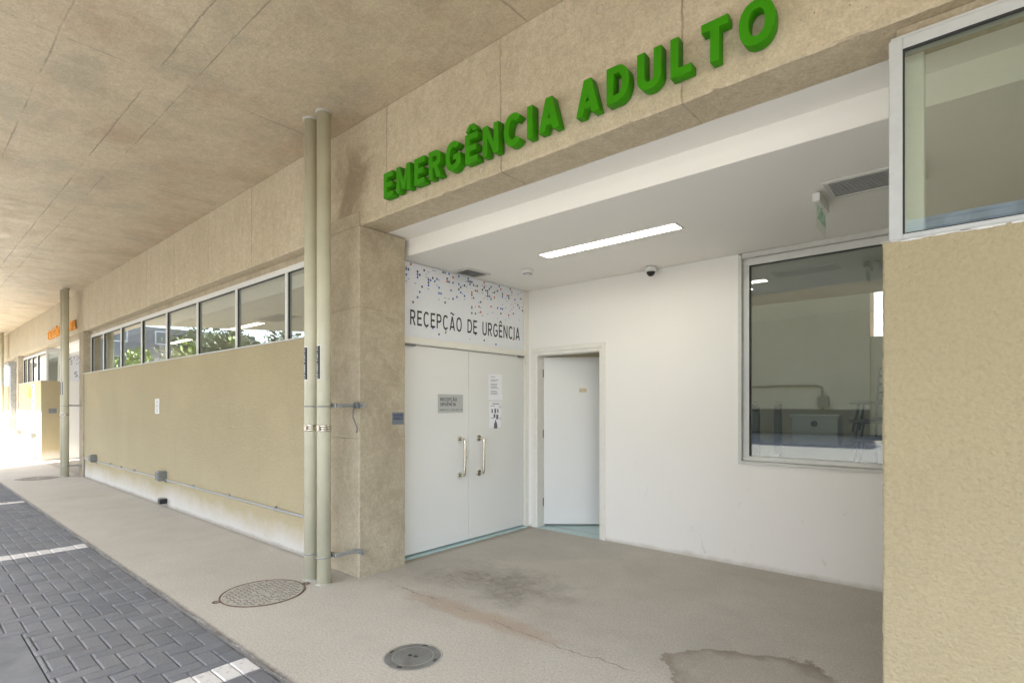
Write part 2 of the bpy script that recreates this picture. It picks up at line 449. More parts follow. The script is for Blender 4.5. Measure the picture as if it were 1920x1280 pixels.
RUST = m_plain('rusty_rim', (.21, .15, .105), .8, var=.5, scale=30)
COV = m_plain('brushed_cover_steel', (.30, .31, .305), .5, .6, var=.3, scale=9, bump=.1)
LAMP = m_emit('lamp_diffuser', (1.0, .92, .74), 2.6)
DIM = m_emit('lamp_diffuser_warm', (1.0, .88, .66), 1.6)
DEEP = m_emit('room_lamp_diffuser', (1.0, .92, .78), 4.5)
GL = m_glass('window_glass', (.95, .97, .95), .05)
GT = m_glass('tinted_window_glass', (.87, .90, .85), .05)
GD = m_glass('dark_window_glass', (.86, .89, .86), .12)
ACR = m_glass('clear_acrylic', (.95, .97, .94), .01, .15)
FLR = m_floor('pavement_concrete')
PAV = m_paver('paver_grey')
SAND = m_plain('joint_sand', (.13, .13, .125), .95, spec=.1, var=.4, scale=40, bump=.3)
COVR = m_plain('smooth_dark_screed', (.19, .20, .21), .75, var=.3, scale=5, bump=.2)
OPB = m_stucco('opposite_stucco', (.52, .40, .235), False)
DKG = m_plain('dark_grey_render', (.11, .11, .12), .8, var=.15, scale=1)
LTG = m_plain('pale_render', (.50, .50, .49), .8, var=.15, scale=1)
DWG = m_plain('dark_pane', (.05, .06, .07), .15)
LEAF = m_plain('leaf_green', (.055, .10, .025), .6, var=.7, scale=1.4)
LEAFL = m_plain('leaf_light_green', (.17, .25, .03), .6, var=.6, scale=2.4)
BARK = m_plain('bark', (.12, .09, .065), .9, var=.4, scale=8)
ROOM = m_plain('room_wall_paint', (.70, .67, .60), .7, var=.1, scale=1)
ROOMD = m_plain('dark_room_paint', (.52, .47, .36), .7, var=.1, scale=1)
ROOMF = m_plain('room_floor', (.42, .44, .42), .5, var=.1, scale=2)

# ------------------------------------------------------------------ lettering
def arc(cx, cy, rx, ry, a0, a1, n=20, e=2.25):
    out = []
    for i in range(n + 1):
        a = R(a0 + (a1 - a0) * i / n)
        c, s = math.cos(a), math.sin(a)
        out.append((cx + rx * math.copysign(abs(c) ** (2 / e), c), cy + ry * math.copysign(abs(s) ** (2 / e), s)))
    return out

def strip(path, w):
    L = []; Rr = []
    n = len(path)
    for i, p in enumerate(path):
        a = path[max(0, i - 1)]; c = path[min(n - 1, i + 1)]
        dx, dy = c[0] - a[0], c[1] - a[1]; d = math.hypot(dx, dy) or 1
        nx, ny = -dy / d * w / 2, dx / d * w / 2
        L.append((p[0] + nx, p[1] + ny)); Rr.append((p[0] - nx, p[1] - ny))
    return L + Rr[::-1]

def glyph(ch, s):
    """closed loops and width of one capital, cap height 1, stroke s"""
    v = s * 1.06
    if ch in 'EÊ':
        W = .60
        g = [[(0, 0), (W, 0), (W, s), (v, s), (v, .5 - s / 2), (W * .9, .5 - s / 2), (W * .9, .5 + s / 2), (v, .5 + s / 2), (v, 1 - s), (W, 1 - s), (W, 1), (0, 1)]]
        if ch == 'Ê':
            c = W / 2; g.append([(c - .27, 1.08), (c - .27 + s * .95, 1.08), (c, 1.08 + .13), (c + .27 - s * .95, 1.08), (c + .27, 1.08), (c + s * .55, 1.31), (c - s * .55, 1.31)])
        return g, W
    if ch == 'F':
        W = .56
        return [[(0, 0), (v, 0), (v, .5 - s / 2), (W * .9, .5 - s / 2), (W * .9, .5 + s / 2), (v, .5 + s / 2), (v, 1 - s), (W, 1 - s), (W, 1), (0, 1)]], W
    if ch == 'L':
        W = .56
        return [[(0, 0), (W, 0), (W, s), (v, s), (v, 1), (0, 1)]], W
    if ch == 'I': return [[(0, 0), (v, 0), (v, 1), (0, 1)]], v
    if ch == 'T':
        W = .66; c = W / 2
        return [[(c - v / 2, 0), (c + v / 2, 0), (c + v / 2, 1 - s), (W, 1 - s), (W, 1), (0, 1), (0, 1 - s), (c - v / 2, 1 - s)]], W
    if ch == 'N':
        W = .72; k = s * 1.3
        return [[(0, 0), (v * .95, 0), (v * .95, 1 - k * 1.35), (W - v * 1.0, 0), (W, 0), (W, 1), (W - v * .95, 1), (W - v * .95, k * 1.35), (v * 1.0, 1), (0, 1)]], W
    if ch == 'M':
        W = .86; c = W / 2; k = s
        return [[(0, 0), (v * .92, 0), (v * .92, .62 if s > .15 else .78), (c - k * .38, .10 if s > .15 else .25), (c + k * .38, .10 if s > .15 else .25), (W - v * .92, .62 if s > .15 else .78), (W - v * .92, 0), (W, 0), (W, 1), (W - v * 1.02, 1), (c, .42 if s > .15 else .42), (v * 1.02, 1), (0, 1)]], W
    if ch in 'AÃ':
        W = .78; c = W / 2; t = s * .60; y1 = .18; y2 = y1 + s * .92
        sl = (c - t) / 1.0
        ix = lambda y: sl * y + v * 1.08
        top = 1 - s * 1.25
        g = [[(0, 0), (v * 1.08, 0), (ix(y1), y1), (W - ix(y1), y1), (W - v * 1.08, 0), (W, 0), (c + t, 1), (c - t, 1)]]
        yt = (c - v * 1.08) / sl
        g.append([(ix(y2), y2), (W - ix(y2), y2), (c, yt)])
        if ch == 'Ã':
            pth = [(c - .26 + .52 * i / 14, 1.18 + .05 * math.sin(2 * math.pi * i / 14)) for i in range(15)]
            g.append(strip(pth, s * .8))
        return g, W
    if ch == 'V':
        W = .74; c = W / 2; t = s * .55
        return [[(0, 1), (v * 1.08, 1), (c, s * 1.4), (W - v * 1.08, 1), (W, 1), (c + t, 0), (c - t, 0)]], W
    if ch == 'D':
        W = .70; a = .30
        return [[(0, 0)] + arc(a, .5, W - a, .5, -90, 90, 20) + [(0, 1)],
                [(v, s)] + arc(a, .5, W - a - v, .5 - s, -90, 90, 20) + [(v, 1 - s)]], W
    if ch in 'RP':
        W = .66; a = .33; bt = .40; cy = (1 + bt) / 2; ry = (1 - bt) / 2
        hole = [(v, bt + s)] + arc(a, cy, W - a - v, ry - s, -90, 90, 14) + [(v, 1 - s)]
        if ch == 'P':
            return [[(0, 0), (v, 0), (v, bt)] + arc(a, cy, W - a, ry, -90, 90, 16) + [(0, 1)], hole], W
        return [[(0, 0), (v, 0), (v, bt), (.30, bt), (W + .02 - v * 1.12, 0), (W + .03, 0), (.36 + s * .55, bt + .025)] + arc(a, cy, W - a, ry, -52, 90, 16) + [(0, 1)], hole], W + .03
    if ch == 'O':
        W = .80
        return [arc(W / 2, .5, W / 2, .52, 0, 360, 44)[:-1], arc(W / 2, .5, W / 2 - v, .52 - s, 0, 360, 44)[:-1]], W
    if ch in 'CÇ':
        W = .74
        o = arc(W / 2 + .02, .5, W / 2 + .02, .52, 42, 318, 36); i = arc(W / 2 + .02, .5, W / 2 + .02 - v, .52 - s, 46, 314, 34)
        g = [o + i[::-1]]
        if ch == 'Ç':
            g.append(strip([(W / 2 + .02, -.035), (W / 2 + .03, -.10), (W / 2 + .09, -.15), (W / 2 + .05, -.23), (W / 2 - .08, -.24)], s * .62))
        return g, W
    if ch == 'G':
        W = .77
        o = arc(W / 2, .5, W / 2, .52, 42, 316, 36); i = arc(W / 2, .5, W / 2 - v, .52 - s, 46, 312, 34)
        return [o + [(W, .14), (W, .54), (W * .52, .54), (W * .52, .54 - s * .9), (W - v, .54 - s * .9), (W - v, .21 if s > .15 else .17)] + i[::-1]], W
    if ch == 'U':
        W = .70; a = .34
        return [[(0, 1)] + arc(W / 2, a, W / 2, a + .02, 180, 360, 22) + [(W, 1), (W - v, 1)] + arc(W / 2, a, W / 2 - v, a + .02 - s, 360, 180, 22) + [(v, 1)]], W
    if ch == 'S':
        W = .60; c = W / 2; h = s / 2
        p = arc(c, .5 + (.5 - h) / 2, c - h, (.5 - h) / 2, 35, 270, 16, 2) + arc(c, .5 - (.5 - h) / 2, c - h, (.5 - h) / 2, 90, -145, 16, 2)[1:]
        return [strip(p, s)], W
    if ch == '-': return [[(0, .45), (.3, .45), (.3, .55), (0, .55)]], .3
    return [], .12

def text_loops(txt, s, track):
    x = 0; out = []
    for ch in txt:
        g, w = glyph(ch, s)
        if g: out.append((ch, x, [[(px + x, py) for px, py in lp] for lp in g]))
        x += w + track
    return out, x - track

def loops_mesh(loops, depth=0.0, bev=0.0):
    cu = bpy.data.curves.new('tmp', 'CURVE'); cu.dimensions = '2D'; cu.fill_mode = 'BOTH'
    cu.extrude = max(0, depth / 2 - bev); cu.bevel_depth = bev; cu.bevel_resolution = 1; cu.offset = -bev
    for lp in loops:
        sp = cu.splines.new('POLY'); sp.points.add(len(lp) - 1)
        for i, (x, y) in enumerate(lp): sp.points[i].co = (x, y, 0, 1)
        sp.use_cyclic_u = True
    o = bpy.data.objects.new('tmp', cu); COL.objects.link(o)
    dg = bpy.context.evaluated_depsgraph_get(); dg.update()
    me = bpy.data.meshes.new_from_object(o.evaluated_get(dg))
    bpy.data.objects.remove(o); bpy.data.curves.remove(cu)
    bm = bmesh.new(); bm.from_mesh(me); bpy.data.meshes.remove(me)
    return bm

def place(bm, org, right, up):
    r = Vector(right).normalized(); u = Vector(up).normalized(); n = r.cross(u)
    M = Matrix(((r.x, u.x, n.x, org[0]), (r.y, u.y, n.y, org[1]), (r.z, u.z, n.z, org[2]), (0, 0, 0, 1)))
    bm.transform(M); return bm

def flat_text(txt, s, cap, org, right, up, width=None, track=.2, lines=1, gap=1.5, depth=.0015):
    """org = lower left of the FIRST line"""
    loops = []
    for k, t in enumerate(txt.split('\n')):
        g, w = text_loops(t, s, track)
        sx = cap if width is None else width / w
        for ch, x, ls in g:
            for lp in ls: loops.append([(px * sx, py * cap - k * gap * cap) for px, py in lp])
    return place(loops_mesh(loops, depth), org, right, up)

# ------------------------------------------------------------------ key dimensions (metres)
YF = 2.68            # facade plane
ZC = 3.97            # underside of the canopy
ZB = 3.07            # underside of the beam
ZR = 2.92            # recess / room ceiling
ZS = 2.17            # top of the stucco walls
XP = -4.04           # pillar face towards the recess
XD = -4.20           # double door wall
YB = 5.20            # back wall of the recess
XR = -.277           # left end of the near stucco wall
XL = -14.20          # left end of the long wall
XQ = -19.10          # right end of the far wall

# ---- ground
bm = new_bm()
quad(bm, (-300, -300, -.055), (300, -300, -.055), (300, 300, -.055), (-300, 300, -.055))
obj('ground', bm, m_plain('yard_ground', (.17, .15, .12), .95, spec=.1, var=.3, scale=1.5, bump=.2), kind='structure', recalc=False)

# pavement: strip along the facade with an uneven mortar edge + recess floor
bm = new_bm()
ye = 1.42
N = 900; xs = [-40 + 46 * i / N for i in range(N + 1)]
def wob(x, k=1): return .006 * math.sin(x * 9.1 + k) + .004 * math.sin(x * 31 + k * 2) + .004 * random.uniform(-1, 1)
top = [bm.verts.new((x, ye + wob(x), 0)) for x in xs]
mid = [bm.verts.new((x, ye - .012 + wob(x, 2), -.010)) for x in xs]
bot = [bm.verts.new((x, ye - .018 + wob(x, 3) * .6, -.05)) for x in xs]
back = [bm.verts.new((x, 5.9 if True else 0, 0)) for x in xs]
for i in range(N):
    bm.faces.new((top[i], top[i + 1], back[i + 1], back[i]))
    bm.faces.new((mid[i], mid[i + 1], top[i + 1], top[i]))
    bm.faces.new((bot[i], bot[i + 1], mid[i + 1], mid[i]))
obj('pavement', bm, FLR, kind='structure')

# paving bricks in herringbone, one sheet
bm = new_bm()
u = .1
tones = []
STR = (.75, -3.225, -7.30, -11.38, -15.45, -19.5, -23.6)
bricks = []
for ix in range(-285, 30):
    for iy in range(-24, 14):
        k = (ix - iy) % 4
        if k == 0: w, h = 2, 1
        elif k == 3: w, h = 1, 2
        else: continue
        x0 = ix * u + .012; y0 = iy * u + .008; x1 = x0 + w * u; y1 = y0 + h * u
        keep = True
        for sx in STR:
            if x1 > sx - .1 and x0 < sx + .1:
                if x0 < sx - .1: x1 = sx - .1
                elif x1 > sx + .1: x0 = sx + .1
                else: keep = False
                if x1 - x0 < .02: keep = False
        if keep: bricks.append((x0, x1, y0, y1))
for sx in STR:
    for iy in range(-24, 14): bricks.append((sx - .1, sx + .1, iy * u + .008, iy * u + .108))
if 1:
    for (x0, x1, y0, y1) in bricks:
        if y0 > ye - .03: continue
        y1 = min(y1, ye - .012)
        if x1 > -4.80 and y0 < .55 and x0 > -4.9 : 
            if x0 < -4.80: x1 = -4.80
            elif y1 > .60: y0 = .58
            else: continue
        g = .0018; e = .008
        dz = random.uniform(-.0018, .0018) - .016; tx = random.uniform(-.0012, .0012); ty = random.uniform(-.0012, .0012)
        jx = random.uniform(-.0012, .0012)
        a = [(x0 + g + jx, y0 + g), (x1 - g + jx, y0 + g), (x1 - g + jx, y1 - g), (x0 + g + jx, y1 - g)]
        c = [(x0 + g + e + jx, y0 + g + e), (x1 - g - e + jx, y0 + g + e), (x1 - g - e + jx, y1 - g - e), (x0 + g + e + jx, y1 - g - e)]
        zz = [dz - tx - ty, dz + tx - ty, dz + tx + ty, dz - tx + ty]
        A = [bm.verts.new((*p, -.040)) for p in a]; B = [bm.verts.new((*p, z - .006)) for p, z in zip(a, zz)]; C = [bm.verts.new((*p, z)) for p, z in zip(c, zz)]
        t = random.random()
        fs = [bm.faces.new(C)]
        for q in range(4):
            fs.append(bm.faces.new((B[q], B[(q + 1) % 4], C[(q + 1) % 4], C[q])))
            fs.append(bm.faces.new((A[q], A[(q + 1) % 4], B[(q + 1) % 4], B[q])))
        tones += [t] * 9
pv = obj('driveway_pavers', bm, PAV, kind='structure', recalc=False)
at = pv.data.attributes.new('tone', 'FLOAT', 'FACE')
for i, t in enumerate(tones): at.data[i].value = t
bm = new_bm(); quad(bm, (-32, -16, -.0245), (6, -16, -.0245), (6, ye + .03, -.0245), (-32, ye + .03, -.0245))
obj('driveway', bm, SAND, kind='structure', recalc=False)
bm = new_bm(); box(bm, -4.795, 6, -2.4, .575, -.05, -.0165, .004)
obj('driveway_screed', bm, COVR, kind='structure')

# ---- canopy slab (plan polygon)
bm = new_bm()
pl = [(9, 5.4), (9, -3.5), (-16.9, -3.5), (-19.38, .5), (-42, .5), (-42, 5.4)]
for z in (ZC, ZC + .45):
    pass
lo = [bm.verts.new((x, y, ZC)) for x, y in pl]; hi = [bm.verts.new((x, y, ZC + .45)) for x, y in pl]
bm.faces.new(lo); bm.faces.new(hi)
for i in range(len(pl)):
    j = (i + 1) % len(pl); bm.faces.new((lo[i], lo[j], hi[j], hi[i]))
obj('concrete_canopy', bm, CC, label='wide raw concrete canopy slab with formwork joints overhead', cat='canopy')

# ---- beam, with a slightly rounded lower arris
bm = new_bm()
rough_prism(bm, 'x', -42, 9, [(YF, ZC - .003), (YF, ZB + .05), (YF, ZB + .011), (YF + .009, ZB), (2.958, ZB), (2.968, ZB + .006), (2.968, ZC - .003)], 2600, [0, 0, .0024, .0028, .0015, .0, 0], 3)
obj('concrete_beam', bm, CW, label='long tan concrete beam under the canopy, carrying the green letters', cat='beam')
# small fillet between beam and canopy
# ---- pillars
def pillar(x0, x1, y1, ztop, label, proud=.012):
    bm = new_bm(); box(bm, x0, x1, YF - proud, y1, -.02, ztop, .010, seg=2)
    # chipped arris
    for v in bm.verts:
        pass
    obj('concrete_pillar', bm, CP, label=label, cat='pillar', group='pillars carrying the concrete beam')
bm = new_bm()
rough_prism(bm, 'z', -.02, ZB - .004, [(-4.70, YF - .012), (XP - .05, YF - .012), (XP - .010, YF - .012), (XP, YF - .003), (XP, YF + .04), (XP, 3.13), (XP, 3.162), (XP - .008, 3.17), (-4.70, 3.17)], 240, [0, 0, .0022, .0022, 0, 0, .002, .002, 0], 5)
box(bm, -4.70, XP + .0, YF - .012, YF - .0005, ZB + .0, 3.19, .004)
obj('concrete_pillar', bm, CP, label='mottled raw concrete pillar beside the double door, behind the near pair of pipes', cat='pillar', group='pillars carrying the concrete beam')
pillar(-14.56, XL, 3.17, ZB - .004, 'pale concrete pillar at the far end of the long tan wall', .004)
pillar(-23.6, -22.9, 3.1, ZB - .004, 'distant concrete pillar beyond the sunlit wall', .004)

# ---- stucco walls
def wall(x0, x1, label, th=.32, y0=YF + .012):
    bm = new_bm(); rough_prism(bm, 'z', -.02, ZS, [(x0, y0 + .05), (x0, y0 + .007), (x0 + .007, y0), (x0 + .05, y0), (x1 - .05, y0), (x1 - .007, y0), (x1, y0 + .007), (x1, y0 + .05), (x1, y0 + th), (x0, y0 + th)], 260, [0, .0013, .0013, 0, 0, .0013, .0013, 0, 0, 0], 8)
    return obj('stucco_wall', bm, ST, label=label, cat='wall', group='tan stucco walls under ribbon windows')
wall(XL, -4.70, 'long tan stucco wall under the ribbon window, conduit along its foot')
wall(XR, 9, 'rough tan stucco wall at the right edge, nearest', .32, YF - .003)
wall(-22.9, XQ, 'far tan stucco wall with its lower half in sun', .40)
wall(-42, -23.6, 'farthest tan stucco wall beyond the last pillar')

# ---- white dropped edge and ceilings (over recess and rooms)
bm = new_bm()
box(bm, -42, 9, 2.972, 3.22, ZB + .004, ZB + .06)
box(bm, -42, 9, 3.22, 3.34, ZR, ZB + .06, .004)
obj('ceiling_drop', bm, WC, label='white plaster step running behind the beam above the recess', cat='ceiling trim')
bm = new_bm()
box(bm, -42, 9, 3.34, 10.0, ZR + .002, ZR + .1)
obj('ceiling', bm, WC, kind='structure')

# ---- recess walls
bm = new_bm()
# back wall with a door hole and a window hole
DX0, DX1, DZ = -4.09, -3.12, 2.165
WX0, WX1, WZ0 = -1.655, 1.1, .955
box(bm, -4.34, DX0, YB, YB + .16, -.02, ZR)
box(bm, DX0, DX1, YB, YB + .16, DZ, ZR)
box(bm, DX1, WX0, YB, YB + .16, -.02, ZR)
box(bm, WX0, WX1, YB, YB + .16, -.02, WZ0)
box(bm, WX1, 3.4, YB, YB + .16, -.02, ZR)
bmesh.ops.remove_doubles(bm, verts=bm.verts[:], dist=.0005)
obj('white_wall', bm, WH, label='scuffed white back wall of the entrance recess, holding the dark window', cat='wall')
bm = new_bm(); box(bm, 3.4, 3.56, 3.0, YB, -.02, ZR)
obj('white_side_wall', bm, WH, label='white side wall closing the recess far behind the near stucco wall', cat='wall')

# ---- double door wall
t = thing('double_door', (XD, 4.18, 0), 'white double door closed in its cream frame, left side of the recess', 'door')
bm = new_bm()
box(bm, XD - .09, XD + .012, 3.10, 3.236, 0, 2.92)
box(bm, XD - .09, XD + .018, 5.125, 5.20, 0, 2.915, .003)
box(bm, XD - .09, XD + .030, 3.236, 5.125, 2.105, 2.178, .004)
box(bm, XD - .05, XD + .040, 3.236, 5.125, 2.112, 2.136, .002)
obj('door_frame', bm, FRM, t)
for (a, b_, nm) in ((3.24, 4.168, 0), (4.173, 5.120, 1)):
    bm = new_bm(); box(bm, XD - .05, XD - .005, a, b_, .026, 2.10, .0025)
    lf = obj('door_leaf', bm, DR, t)
    hy = 4.035 if nm == 0 else 4.33
    bm = new_bm()
    z0, z1 = .745, 1.135
    x0 = XD - .005; x1 = XD + .075; rr = .03
    pts = [(x0, hy, z1)] + [(x1 - rr + rr * math.sin(R(a_)), hy, z1 - rr + rr * math.cos(R(a_))) for a_ in range(0, 91, 15)]
    pts += [(x1 - rr + rr * math.cos(R(a_)), hy, z0 + rr - rr * math.sin(R(a_))) for a_ in range(0, 91, 15)] + [(x0, hy, z0)]
    tube(bm, pts, .0155, 16)
    for z in (z0, z1): cyl(bm, (x0, hy, z), (x0 + .010, hy, z), .036, .033, 24)
    obj('pull_handle', bm, STL, lf)
    if nm == 0:
        bm = new_bm(); cyl(bm, (x0, 4.128, .935), (x0 + .006, 4.128, .935), .017, .016, 16); cyl(bm, (x0, 4.128, .935), (x0 + .012, 4.128, .935), .008, .008, 12)
        obj('lock_cylinder', bm, STL, lf)
bm = new_bm()
bm.free()
for (a, b_) in ((3.26, 3.40), (5.0, 5.09)):
    bm = new_bm(); box(bm, XD + .0, XD + .034, a, b_, 2.088, 2.106, .002); obj('door_closer', bm, GRY, t)
bm = new_bm(); box(bm, XD - .09, XD + .055, 3.225, 5.125, .0, .014, .003)
obj('threshold', bm, BLUE, t)

# printed panel over the doors
t = thing('sign_panel', (XD, 4.18, 2.18), 'white printed panel with blue and black confetti squares above the double door', 'sign')
bm = new_bm(); box(bm, XD - .02, XD - .002, 3.236, 5.122, 2.181, 2.916)
obj('panel_board', bm, VIN, t)
bm = flat_text('RECEPÇÃO  DE  URGÊNCIA', .135, .150, (XD - .0012, 3.355, 2.300), (0, 1, 0), (0, 0, 1), width=1.69, track=.22)
obj('panel_lettering', bm, INK, t)
rnd = random.Random(5)
cells = {'b': new_bm(), 'k': new_bm(), 'r': new_bm()}
for iy in range(0, 66):
    y = 3.24 + iy * .0284
    for iz in range(0, 26):
        z = 2.885 - iz * .0285
        if z < 2.20: continue
        f = (2.905 - z)
        lim = .30 + .10 * (iy / 66) + .06 * math.sin(iy * .4)
        p = .27 * max(0, 1 - (f / lim)) ** .35 if f < lim else (.012 if f < lim + .08 else 0)
        if z < 2.29: p = .035
        if 2.29 <= z < 2.50 and p < .05: p = 0
        if rnd.random() > p: continue
        c = rnd.choices('bkr', (.42, .42, .16))[0]
        w = .0195; h = .0225 if rnd.random() < .58 else .006
        xx = XD - .0012
        quad(cells[c], (xx, y, z), (xx, y + w, z), (xx, y + w, z + h), (xx, y, z + h))
for c, m in (('b', DBL), ('k', CHR), ('r', RED)): obj('confetti_squares', cells[c], m, t, recalc=False)

# plaque and papers on the leaves
t = thing('door_plaque', (XD, 3.9, 1.42), 'grey rectangular room plaque on the left leaf of the double door', 'sign')
bm = new_bm(); box(bm, XD - .0045, XD + .004, 3.72, 4.075, 1.425, 1.618, .0012)
obj('plate', bm, PLQ, t)
bm = flat_text('RECEPÇÃO\nURGÊNCIA', .12, .034, (XD + .005, 3.748, 1.548), (0, 1, 0), (0, 0, 1), width=None, track=.18, gap=1.5)
obj('plaque_lettering', bm, INK, t)
bm = new_bm(); rnd = random.Random(3)
for i in range(26):
    if rnd.random() < .75:
        y = 3.735 + i * .0128; quad(bm, (XD + .0048, y, 1.452), (XD + .0048, y + .009, 1.452), (XD + .0048, y + .009, 1.460), (XD + .0048, y, 1.460))
obj('plaque_dashes', bm, m_plain('dark_green_ink', (.02, .09, .05)), t, recalc=False)

def paper(y0, y1, z0, z1, label, kind):
    t = thing('paper_notice', (XD, (y0 + y1) / 2, z0), label, 'paper', 'papers taped on the double door')
    bm = new_bm()
    n = 8; rows = []
    for i in range(n + 1):
        zz = z0 + (z1 - z0) * i / n; rows.append([bm.verts.new((XD - .003 + .0035 + .003 * math.sin(i * 1.1 + y0) + (.007 if (kind == 0 and i < 2 and k == 4) else 0), y0 + (y1 - y0) * k / 4, zz)) for k in range(5)])
    for i in range(n):
        for k in range(4): bm.faces.new((rows[i][k], rows[i][k + 1], rows[i + 1][k + 1], rows[i + 1][k]))
    g = bmesh.ops.extrude_face_region(bm, geom=bm.faces[:])
    for v in [e for e in g['geom'] if isinstance(e, bmesh.types.BMVert)]: v.co.x -= .001
    obj('sheet', bm, PAP, t)
    bm = new_bm(); xx = XD + .0052; rnd = random.Random(int(z0 * 100))
    def bar(a, b_, c, d): quad(bm, (xx, a, c), (xx, b_, c), (xx, b_, d), (xx, a, d))
    if kind == 0:
        for r_ in range(13):
            if r_ in (1, 4, 9): continue
            z = z1 - .035 - r_ * .0165; a = y0 + .03
            bar(a, a + (.14 if r_ else .09) * rnd.uniform(.7, 1), z, z + .0045)
    else:
        bar(y0 + .05, y0 + .17, z1 - .028, z1 - .02)
        bar(y0 + .02, y0 + .09, z1 - .052, z1 - .047)
        for (a, c, w, h) in ((.035, .085, .022, .045), (.085, .080, .026, .055), (.135, .085, .018, .045), (.07, .145, .03, .04), (.115, .150, .035, .055), (.02, .185, .06, .006)):
            bar(y0 + a, y0 + a + w, z1 - c - h, z1 - c)
        # bottle outline
        cy = y0 + .105
        f = [bm.verts.new((xx, cy + dy, z1 - .21 - dz)) for dy, dz in ((-.008, 0), (.008, 0), (.008, .02), (.026, .045), (.03, .10), (-.03, .10), (-.026, .045), (-.008, .02))]
        bm.faces.new(f)
        for (cc, zz) in ((.18, .06), (.185, .2)):
            vs = [bm.verts.new((xx, y0 + cc + .012 * math.cos(k * .6283), z1 - zz + .014 * math.sin(k * .6283))) for k in range(10)]
            vi = [bm.verts.new((xx, y0 + cc + .008 * math.cos(k * .6283), z1 - zz + .010 * math.sin(k * .6283))) for k in range(10)]
            for k in range(10): bm.faces.new((vs[k], vs[(k + 1) % 10], vi[(k + 1) % 10], vi[k]))
    obj('print', bm, m_plain('grey_print', (.16, .16, .20), .6, var=.3, scale=60), t, recalc=False)
paper(4.485, 4.715, 1.565, 1.865, 'curled white typed notice, upper of two papers on the right door leaf', 0)
paper(4.495, 4.70, 1.245, 1.545, 'white sheet with small drawings, lower of two papers on the right door leaf', 1)

# little plaque on the pillar
t = thing('pillar_plaque', (XP, 3.08, 1.33), 'small blue grey plaque on the concrete pillar beside the double door', 'sign')
bm = new_bm(); box(bm, XP - .001, XP + .005, 3.016, 3.148, 1.325, 1.438, .001)
obj('plate', bm, PLB, t)
bm = flat_text('RECEPÇÃO\nURGÊNCIA', .16, .020, (XP + .006, 3.028, 1.400), (0, 1, 0), (0, 0, 1), width=.105, track=.16, gap=1.6)
obj('plaque_lettering', bm, NAV, t)

# ---- single door in the back wall, ajar inwards
t = thing('single_door', (-3.6, YB, 0), 'white single door standing ajar in the back wall, left of the dark window', 'door')
bm = new_bm()
box(bm, DX0 - .038, DX0 + .012, YB - .014, YB - .001, 0, DZ + .040, .003)
box(bm, DX1 - .012, DX1 + .032, YB - .014, YB - .001, 0, DZ + .040, .003)
box(bm, DX0 + .012, DX1 - .012, YB - .014, YB - .001, DZ - .012, DZ + .040, .003)
box(bm, DX0, DX0 + .045, YB - .001, YB + .15, 0, DZ - .012)
box(bm, DX1 - .045, DX1, YB - .001, YB + .15, 0, DZ - .012)
box(bm, DX0 + .045, DX1 - .045, YB - .001, YB + .15, DZ - .052, DZ - .012)
obj('door_frame', bm, FRM, t)
ang = R(40); hx, hy = DX0 + .05, YB + .125
Mx = Matrix.Translation((hx, hy, 0)) @ Matrix.Rotation(ang, 4, 'Z')
bm = new_bm(); box(bm, 0, .865, 0, .035, .025, DZ - .062, .002, M=Mx)
lf = obj('door_leaf', bm, DR, t)
HIN = m_plain('bronze_hinge', (.22, .12, .08), .4, .6)
for z in (.30, 1.15, 1.90):
    bm = new_bm(); cyl(bm, (hx - .006, hy - .01, z - .05), (hx - .006, hy - .01, z + .05), .008, seg=10)
    box(bm, hx - .034, hx - .006, hy - .014, hy - .008, z - .05, z + .05); obj('hinge', bm, HIN, t)
bm = new_bm(); box(bm, .44, .53, -.0015, -.0002, 1.665, 1.715, M=Mx)
obj('tape_patch', bm, CRM, lf)
bm = new_bm(); box(bm, DX0 + .012, DX1 - .012, YB - .01, YB + .16, .0005, .004)
obj('threshold', bm, BLUE, t)

# ---- dark window in the back wall
t = thing('recess_window', (-.3, YB, WZ0), 'large dark fixed window in white aluminium frame in the back wall', 'window')
bm = new_bm()
y0, y1 = YB + .035, YB + .10
box(bm, WX0 + .03, WX1, y0, y1, WZ0 + .03, WZ0 + .072, .003)
box(bm, WX0 + .03, WX0 + .085, y0, y1, WZ0 + .072, ZR - .115, .003)
box(bm, WX1 - .05, WX1, y0, y1, WZ0 + .072, ZR - .115, .003)
box(bm, WX0 + .03, WX1, y0, y1, ZR - .115, ZR - .05, .003)
obj('window_frame', bm, ALU, t)
bm = new_bm()
box(bm, WX0, WX0 + .028, YB - .012, YB + .15, WZ0 + .03, ZR - .015)
box(bm, WX0, WX1, YB - .012, YB + .15, WZ0, WZ0 + .028)
box(bm, WX0 + .03, WX1, YB + .0, YB + .15, ZR - .048, ZR - .002)
obj('window_reveal', bm, ALG, t)
bm = new_bm(); box(bm, WX0 + .085, WX1 - .05, YB + .062, YB + .068, WZ0 + .072, ZR - .115)
obj('window_pane', bm, GD, t)
bm = new_bm()
box(bm, WX0 + .085, WX0 + .091, y0 - .001, y0 + .02, WZ0 + .076, ZR - .118)
box(bm, WX0 + .091, WX1 - .05, y0 - .001, y0 + .02, ZR - .121, ZR - .1155)
obj('gasket', bm, RUB, t)

